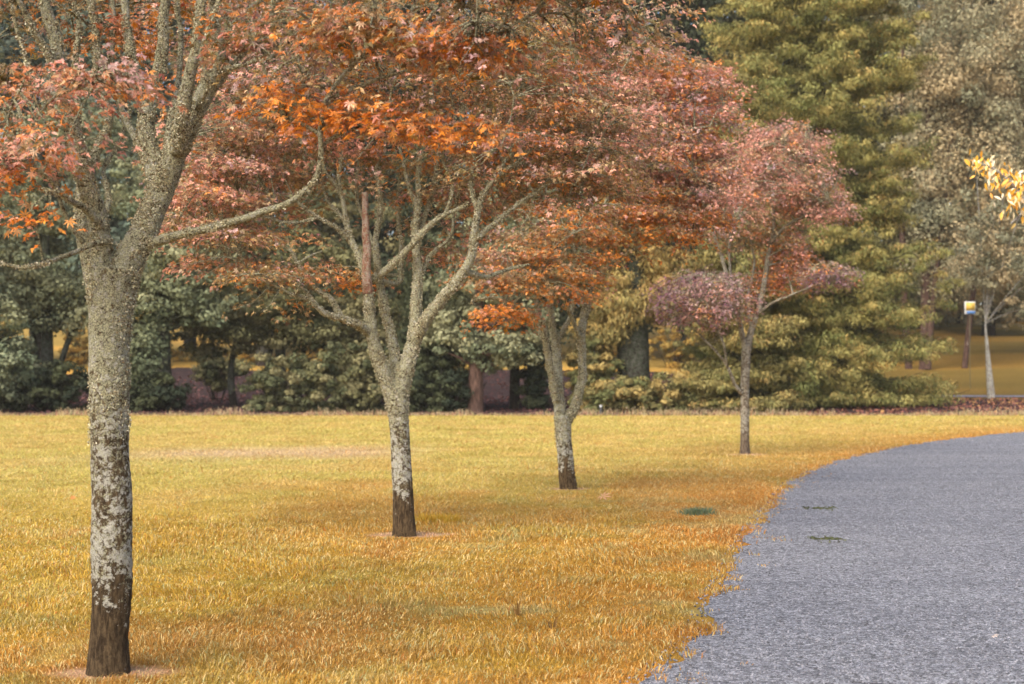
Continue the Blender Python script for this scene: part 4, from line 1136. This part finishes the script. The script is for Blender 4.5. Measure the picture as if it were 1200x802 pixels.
for i, (px, d, lab, pal) in enumerate(back):
    s = 100 / d
    bg_tree('woodland_tree', lab, 'tree', d, (px, 16, -60), [(px, 330, 58, 55, 1), (px + 10, 230, 68, 80, 1.4), (px - 10, 110, 70, 90, 1.5), (px + 5, -10, 62, 90, 1.2)], 300, 120, 0.40, pal, (0.9, 1.9), 0.7, seed=20 + i, group='trees farther back')

# ------------------------------------------------------------------ low planting
def shrub(name, label, px, py, rx, ry, d, n_clump, per, pal, size=0.14, seed=0, stems=True, group='low shrubs at the lawn edge'):
    bx = (px - 600) / FPX * d
    base = np.array((bx, d, th(bx, d)))
    root = thing(name, base, label, 'shrub', group)
    E = at(px, py - 0.12 * ry, d) - base
    R = np.array((rx * d / FPX, rx * d / FPX * 0.6, 1.15 * ry * d / FPX))
    u = norm(RNG.normal(0, 1, (n_clump, 3))); r = RNG.uniform(0, 1, n_clump) ** 0.4
    C = E + u * r[:, None] * R
    C[:, 2] = np.maximum(C[:, 2], 0.1)
    C[:, 2] += 0.9 * (fnoise(C + base, 0.6, seed, 2) - 0.5)
    C[:, 2] = np.maximum(C[:, 2], 0.1)
    cr = RNG.uniform(0.15, 0.5, n_clump)
    pal = np.array(pal)
    v, f, c = clump_faces(C, np.column_stack((cr, cr, cr * 0.6)), per, size, RHOMB, pal[RNG.integers(0, len(pal), n_clump)])
    put('foliage', np_mesh('foliage', v, f, c), M_FOL, root)['kind'] = 'stuff'
    sm = Mesher()
    for i in range(0, n_clump, 4):
        ps = np.linspace((0.3 * C[i][0], 0.3 * C[i][1], -0.05), C[i], 5)
        v, fs = tube(ps, np.linspace(0.03, 0.012, 5), 5, closed=False); sm.add(v, fs[0])
    put('stem', sm.mesh('stem', False, True), M_BARKDARK, root)['kind'] = 'stuff'
for lab, px, py, rx, ry, d, n_, pal in (
    ('wide olive shrub at the lawn edge behind the salmon stem of the second maple', 420, 452, 68, 40, 63.5, 170, OLIVE),
    ('olive shrub at the foot of the pair of dark trunks', 335, 458, 60, 34, 63.9, 130, OLIVE),
    ('low dark shrub between the nearest maple trunk and the left edge', 60, 462, 60, 26, 64, 110, DARKG),
    ('low dark shrub just right of the nearest maple trunk', 178, 462, 40, 26, 64, 80, DARKG),
    ('green shrub at the foot of the ivy clad cypress', 745, 470, 75, 24, 63.5, 130, GOLDG),
    ('small dark shrub between the mossy trunk and the third maple', 627, 450, 16, 38, 65, 60, DARKG),
    ('dark hedge like shrub below the dark conifer', 512, 462, 46, 34, 63.6, 120, DARKG),
    ('dark shrub filling the gap right of the second maple trunk', 490, 440, 45, 45, 65, 110, DARKG),
    ('dark bush under the leaves at the left frame edge', 14, 445, 45, 44, 64.5, 110, BLUEG),
    ('green bush between the third maple and the ivy clad cypress', 695, 445, 32, 44, 65, 90, GOLDG),
    ('thin shrub in the shade behind the olive spreading tree', 255, 440, 26, 20, 74, 50, OLIVE)):
    shrub('shrub', lab, px, py, rx, ry, d, n_, 130, pal, seed=px)

GOLDB = [(0.42, 0.26, 0.06), (0.5, 0.32, 0.08), (0.34, 0.24, 0.07), (0.2, 0.18, 0.07)]
for lab, px, py, rx, ry, d in (('golden bush in the gap at the left frame edge', 15, 412, 26, 16, 96), ('golden bush glimpsed left of the nearest maple trunk', 92, 408, 22, 20, 98),
    ('golden bush glimpsed right of the nearest maple trunk', 215, 422, 24, 14, 99), ('golden bush left of the pair of dark trunks', 275, 424, 26, 14, 97), ('golden bush right of the pair of dark trunks', 372, 422, 26, 16, 98),
    ('golden bush glimpsed left of the third maple trunk', 622, 424, 26, 14, 98), ('golden bush glimpsed between the third maple and the ivy clad cypress', 705, 415, 24, 18, 97), ('golden bush right of the ivy clad trunk', 790, 410, 30, 26, 96)):
    shrub('golden_bush', lab, px, py, rx, ry, d, 45, 120, GOLDB, seed=px, group='golden bushes on the slope')

# ------------------------------------------------------------------ bark mulch bed, far path
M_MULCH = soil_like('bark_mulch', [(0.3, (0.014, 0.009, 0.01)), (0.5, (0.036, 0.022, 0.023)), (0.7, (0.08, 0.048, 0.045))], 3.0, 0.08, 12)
mx = np.linspace(-30, 40, 280); my = np.linspace(60.8, 97, 140)
def bed_keep(x, y):
    p = np.column_stack((x, y))
    return y < 76.5 - 1.0 * vnoise(p, 0.2, 8) + 17 * (1 - sstep(9, 14, x)) + 3 * (vnoise(p, 0.15, 9) - 0.5)
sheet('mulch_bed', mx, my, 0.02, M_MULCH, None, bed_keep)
M_FARPATH = soil_like('far_path_surface', [(0.3, (0.16, 0.15, 0.18)), (0.7, (0.27, 0.26, 0.3))], 5.0, 0.01, 30)
sheet('far_path', np.linspace(14.5, 60, 120), np.linspace(78.6, 80.6, 5), 0.03, M_FARPATH)

def litter():
    """fallen leaves on the bark bed"""
    n_ = 16000
    x = RNG.uniform(-28, 34, n_); y = RNG.uniform(60.9, 77, n_)
    y = np.where((x < 10) & (RNG.uniform(0, 1, n_) < 0.4), RNG.uniform(77, 92, n_), y)
    z = terrain(x, y) + 0.04
    T, B, N = frame_from(RNG.normal(0, 0.5, (n_, 3)) + (0, 0, 1), RNG.normal(0, 1, (n_, 3)))
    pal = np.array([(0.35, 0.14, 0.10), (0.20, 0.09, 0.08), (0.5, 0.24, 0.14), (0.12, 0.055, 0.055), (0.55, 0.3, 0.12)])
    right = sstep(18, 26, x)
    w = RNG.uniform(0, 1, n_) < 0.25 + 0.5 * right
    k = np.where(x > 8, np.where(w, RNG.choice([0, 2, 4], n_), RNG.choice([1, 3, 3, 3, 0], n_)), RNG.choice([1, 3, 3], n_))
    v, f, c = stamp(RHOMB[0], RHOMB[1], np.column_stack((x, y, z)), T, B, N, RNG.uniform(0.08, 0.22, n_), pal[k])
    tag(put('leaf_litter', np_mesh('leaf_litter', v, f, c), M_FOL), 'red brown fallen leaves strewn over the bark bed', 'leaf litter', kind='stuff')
litter()

def fringe():
    """seed heads and tall dry grass where the mown lawn stops"""
    n_ = 9000
    x = RNG.uniform(-26, 30, n_)
    y = 60.4 + RNG.uniform(0, 1.6, n_)
    dens = fnoise(np.column_stack((x, y)), 0.8, 15, 2)
    tall = sstep(0.45, 0.7, dens)
    h = 0.07 + 0.26 * tall * RNG.uniform(0.3, 1, n_) ** 2
    lean = RNG.normal(0, 0.25, (n_, 2))
    base = np.column_stack((x, y, terrain(x, y)))
    tip = base + np.column_stack((lean * h[:, None], h))
    s = RNG.uniform(0.01, 0.022, n_)[:, None] * np.array((1, 0, 0))
    v = np.stack((base - s, base + s, tip), 1).reshape(-1, 3)
    k = np.arange(n_)[:, None] * 3
    pal = np.array([(0.50, 0.36, 0.17), (0.36, 0.25, 0.14), (0.55, 0.45, 0.27), (0.2, 0.2, 0.09), (0.42, 0.22, 0.14)])
    c = pal[RNG.integers(0, 5, n_)]
    M = Mesher(); M.add(v, np.hstack((k, k + 1, k + 2)), np.repeat(c, 3, 0))
    hd = (tall > 0.5) & (RNG.uniform(0, 1, n_) < 0.35)
    q = tip[hd]; m = len(q)
    T, B, N = frame_from(RNG.normal(0, 1, (m, 3)), RNG.normal(0, 0.5, (m, 3)) + (0, 0, 1))
    v, f, c2 = stamp(RHOMB[0], RHOMB[1], q, T, B, N, RNG.uniform(0.05, 0.1, m), np.repeat(np.array([(0.42, 0.32, 0.2)]), m, 0))
    M.add(v, f, c2)
    tag(put('tall_grass', M.mesh('tall_grass'), M_GRASS), 'dry tall grass and seed heads fringing the far lawn edge', 'tall grass', kind='stuff')
fringe()

# ------------------------------------------------------------------ small things
def simple_mat(name, col, rough=0.6):
    m, nt, N, L, P, out = new_mat(name)
    n_ = noise_node(nt, None, 12, 3, 0.5)
    L.new(ramp(nt, n_, [(0.3, tuple(c * 0.85 for c in col)), (0.7, tuple(min(1, c * 1.1) for c in col))]), P.inputs['Base Color'])
    P.inputs['Roughness'].default_value = rough
    return m

def box(cx, cy, cz, sx, sy, sz):
    v = np.array([(x, y, z) for z in (-1, 1) for y in (-1, 1) for x in (-1, 1)], float) * (sx / 2, sy / 2, sz / 2) + (cx, cy, cz)
    f = np.array([(0, 2, 3, 1), (4, 5, 7, 6), (0, 1, 5, 4), (2, 6, 7, 3), (0, 4, 6, 2), (1, 3, 7, 5)])
    return v, f

def boxes(name, items, mat, parent, bevel=0.0):
    M = Mesher()
    for it in items:
        v, f = box(*it); M.add(v, f)
    o = put(name, M.mesh(name, False), mat, parent)
    if bevel:
        b = o.modifiers.new('bevel', 'BEVEL'); b.width = bevel; b.segments = 2
    return o

# park sign far up the slope at right
sx, sd = (1137 - 600) / FPX * 84, 84.0
szz = th(sx, sd)
zc = at(1137, 361, sd)[2] - szz
sign = thing('park_sign', (sx, sd, szz), 'small white, yellow and blue sign on a post beyond the huge cypress', 'sign')
boxes('post', [(0, 0.05, zc / 2 - 0.1, 0.035, 0.035, zc + 0.3)], simple_mat('sign_post_wood', (0.2, 0.17, 0.09)), sign, 0.01)
boxes('board', [(0, 0, zc, 0.6, 0.03, 0.7)], simple_mat('sign_board_white', (0.85, 0.84, 0.8)), sign, 0.01)
boxes('yellow_panel', [(0.03, -0.02, zc + 0.07, 0.5, 0.012, 0.42)], simple_mat('sign_yellow', (0.88, 0.58, 0.1)), sign)
boxes('blue_panel', [(0.05, -0.02, zc - 0.26, 0.46, 0.012, 0.16)], simple_mat('sign_blue', (0.12, 0.28, 0.6)), sign)

# little marker post at the edge of the lawn
p = on_ground(704, 487)
d = 61.2; bx = (704 - 600) / FPX * d
mk = thing('marker_post', (bx, d, th(bx, d)), 'short black marker post with a white cap at the lawn edge', 'marker post')
boxes('post', [(0, 0, 0.14, 0.1, 0.1, 0.34)], simple_mat('marker_black', (0.03, 0.03, 0.035)), mk, 0.01)
boxes('cap', [(0, 0, 0.35, 0.10, 0.10, 0.09)], simple_mat('marker_white', (0.5, 0.51, 0.51)), mk, 0.02)

# overhanging yellow leaved branch at right: a small tree whose trunk stands outside the frame
def yellow_tree():
    d = 22.0
    base = np.array(((1330 - 600) / FPX * d, d + 0.5, 0.0))
    root = thing('yellow_leaved_tree', base, 'bright yellow leaved branch reaching in from the right frame edge', 'tree')
    sk = Skeleton(base)
    M = Mesher(); nodes = []
    for px in ([(1330, 572, 22, d + .5), (1328, 480, 18, d + .5), (1334, 380, 15, d + .5), (1325, 280, 13, d + .5), (1330, 180, 10, d + .5), (1345, 60, 7, d + .6), (1340, -60, 4, d + .6)],
               [(1326, 300, 8, d + .5), (1290, 285, 6, d + .2), (1245, 262, 5, d), (1208, 240, 4, d), (1182, 212, 3.4, d), (1163, 197, 3, d), (1143, 190, 2.5, d)],
               [(1208, 240, 3.5, d), (1196, 252, 3, d), (1185, 262, 2, d)],
               [(1330, 240, 7, d + .5), (1370, 190, 5, d + .8), (1400, 130, 4, d + 1)], [(1332, 180, 6, d + .5), (1290, 120, 4, d + .5), (1262, 70, 3, d + .5)]):
        p, r = limb_points(sk, px, 0.06)
        v, fs = tube(p, r, 10, rough=0.08, seed=7)
        M.add(v, fs[0]); nodes.append(p)
    put('trunk', M.mesh('trunk', False, True), M_BARKPALE, root)
    # broad hanging leaves
    spine = [(-1.0, 0, 0), (-0.55, 0.28, 0.1), (0.0, 0.34, 0.12), (0.5, 0.2, 0.04), (1.0, 0, -0.12), (0.5, -0.2, 0.04), (0.0, -0.34, 0.12), (-0.55, -0.28, 0.1), (-0.5, 0, 0), (0, 0, 0), (0.5, 0, -0.04)]
    tv = np.array(spine) * 0.5
    tf = np.array([(0, 8, 1, 1), (0, 7, 8, 8), (8, 9, 2, 1), (8, 7, 6, 9), (9, 10, 3, 2), (9, 6, 5, 10), (10, 4, 3, 3), (10, 5, 4, 4)])
    tq = np.array([(8, 9, 2, 1), (8, 7, 6, 9), (9, 10, 3, 2), (9, 6, 5, 10)]); tt = np.array([(0, 8, 1), (0, 7, 8), (10, 4, 3), (10, 5, 4)])
    cols = [(0.85, 0.48, 0.06), (0.88, 0.62, 0.2), (0.9, 0.76, 0.45), (0.75, 0.34, 0.04), (0.92, 0.82, 0.6)]
    vs = []
    for c in cols:
        me = np_mesh('leaf', tv, [tq, tt], np.repeat(np.array([c]), len(tv), 0)); me.materials.append(M_LEAF); vs.append(me)
    from mathutils import Matrix
    sites = []
    for (x, y, n_, sx_, sy_) in ((1145, 193, 14, 9, 6), (1160, 200, 14, 9, 9), (1172, 215, 16, 9, 10), (1185, 208, 12, 9, 8), (1195, 215, 12, 8, 9), (1188, 238, 22, 9, 9), (1200, 232, 18, 8, 10), (1215, 245, 20, 12, 12), (1240, 262, 20, 14, 12), (1265, 75, 14, 20, 14), (1300, 130, 20, 25, 25), (1350, 60, 30, 35, 40), (1390, 150, 25, 30, 30)):
        for i in range(int(n_ * 1.9)):
            q = at(x + random.gauss(0, sx_), y + random.gauss(0, sy_), d + random.gauss(0, 0.15)) - base
            sites.append(q)
    for q in sites:
        down = Vector((random.gauss(0, 0.7), random.gauss(0, 0.5), -1)).normalized()
        nn = Vector((random.gauss(0, 0.5), -0.8, 0.45 + random.gauss(0, 0.4)))
        nn = (nn - down * nn.dot(down)).normalized()
        b_ = nn.cross(down)
        k = 0 if random.random() < 0.4 else random.randrange(5)
        o = bpy.data.objects.new('leaf', vs[k]); COL.objects.link(o); o.parent = root
        s = random.uniform(0.09, 0.15)
        o.matrix_local = Matrix(((down.x, b_.x, nn.x, q[0]), (down.y, b_.y, nn.y, q[1]), (down.z, b_.z, nn.z, q[2]), (0, 0, 0, 1))) @ Matrix.Scale(s, 4)
yellow_tree()

# moss in the cracks of the path, a green tuft in the turf, fallen leaves
def crack(px, py, wpx, label, seed):
    c = on_ground(px, py)
    w = wpx * c[1] / FPX
    n_ = 130
    x = c[0] + RNG.uniform(-w / 2, w / 2, n_); y = c[1] + 0.5 * (fnoise(np.column_stack((x, x)), 3, seed, 2) - 0.5) + RNG.normal(0, 0.06, n_) * (1 + 2 * (RNG.uniform(0, 1, n_) < 0.2))
    pos = np.column_stack((x, y, np.full(n_, 0.008)))
    T, B, N = frame_from(RNG.normal(0, 0.5, (n_, 3)) + (0, -0.3, 0.6), RNG.normal(0, 1, (n_, 3)))
    pal = np.array([(0.07, 0.085, 0.03), (0.12, 0.13, 0.05), (0.05, 0.05, 0.03)])
    v, f, cc = stamp(RHOMB[0], RHOMB[1], pos, T, B, N, RNG.uniform(0.02, 0.045, n_), pal[RNG.integers(0, 3, n_)])
    tag(put('moss', np_mesh('moss', v, f, cc), M_GRASS), label, 'moss', kind='stuff')
crack(961, 596, 40, 'farther strip of dark moss in a crack of the grey path', 1)
crack(970, 633, 38, 'nearer strip of dark moss in a crack of the grey path', 2)

def tuft(px, py, wpx, hpx, n_, pal, label, name='grass_tuft', cat='grass tuft'):
    c = on_ground(px, py); w = wpx * c[1] / FPX; h0 = hpx * c[1] / FPX
    x = RNG.normal(0, w / 4, n_); y = RNG.normal(0, w / 4, n_)
    h = h0 * RNG.uniform(0.5, 1.2, n_); lean = np.column_stack((x, y)) / (w / 4) * 0.3 + RNG.normal(0, 0.3, (n_, 2))
    b = np.column_stack((x, y, 0 * x)); a = RNG.uniform(0, math.pi, n_)
    s = np.column_stack((np.cos(a), np.sin(a), 0 * a)) * 0.005
    tip = b + np.column_stack((lean * h[:, None], h))
    mid = b + np.column_stack((lean * 0.3 * h[:, None], h * 0.6))
    v = np.stack((b - s, b + s, mid + s * .8, mid - s * .8, tip), 1).reshape(-1, 3)
    k = np.arange(n_)[:, None] * 5
    me = np_mesh(name, v, [np.hstack((k, k + 1, k + 2, k + 3)), np.hstack((k + 3, k + 2, k + 4))], np.repeat(np.array(pal)[RNG.integers(0, len(pal), n_)], 5, 0))
    o = put(name, me, M_GRASS, None, (c[0], c[1], 0.0))
    return tag(o, label, cat, kind='stuff' if cat == 'grass tuft' else None)
tuft(818, 603, 34, 8, 420, [(0.12, 0.17, 0.09), (0.2, 0.24, 0.12), (0.16, 0.2, 0.13)], 'blue green grass tuft in the orange turf near the path')
tuft(510, 612, 60, 10, 500, [(0.5, 0.3, 0.03), (0.42, 0.3, 0.05), (0.6, 0.36, 0.05)], 'olive gold tuft in the turf right of the second maple trunk')
tuft(648, 740, 12, 18, 12, [(0.16, 0.09, 0.03), (0.3, 0.17, 0.06)], 'thin dark sprig sticking up in the near turf', 'dry_sprig', 'sprig')
tuft(607, 722, 8, 20, 12, [(0.2, 0.11, 0.03), (0.3, 0.17, 0.06)], 'smaller dark sprig left of the thin one in the near turf', 'dry_sprig', 'sprig')

def fallen(px, py, size, col, label, lift):
    c = on_ground(px, py)
    tv = LEAF7[0].copy()
    tv[:, 2] += 0.35 * (tv[:, 0] ** 2 + tv[:, 1] ** 2) * np.where(tv[:, 0] > 0, 1, -0.2)
    me = np_mesh('fallen_leaf', tv * size, LEAF7[1], np.repeat(np.array([col]), len(tv), 0))
    o = put('fallen_leaf', me, M_LEAF, None, (c[0], c[1], lift))
    o.rotation_euler = (0.5, 0.2, random.uniform(0, 6))
    tag(o, label, 'fallen leaf', 'fallen leaves on the ground')
fallen(706, 589, 0.14, (0.6, 0.34, 0.2), 'curled tan leaf lying on the turf right of the third maple', 0.08)
fallen(1165, 751, 0.035, (0.75, 0.6, 0.5), 'pale leaf lying on the grey path at lower right', 0.03)
fallen(84, 590, 0.07, (0.65, 0.2, 0.06), 'orange leaf lying on the turf left of the nearest trunk', 0.07)

# ------------------------------------------------------------------ air
hz = np_mesh('haze', *box(0, 720, 24, 1900, 1700, 52))
hm = bpy.data.materials.new('haze_air'); hm.use_nodes = True
hn = hm.node_tree.nodes
for n_ in list(hn):
    if n_.type == 'BSDF_PRINCIPLED': hn.remove(n_)
hv = hn.new('ShaderNodeVolumePrincipled')
hv.inputs['Color'].default_value = (0.92, 0.87, 0.76, 1)
hv.inputs['Density'].default_value = 0.0003
hm.node_tree.links.new(hv.outputs[0], hn['Material Output'].inputs['Volume'])
tag(put('haze', hz, hm), 'thin pale haze lying over the park', 'haze', kind='stuff')
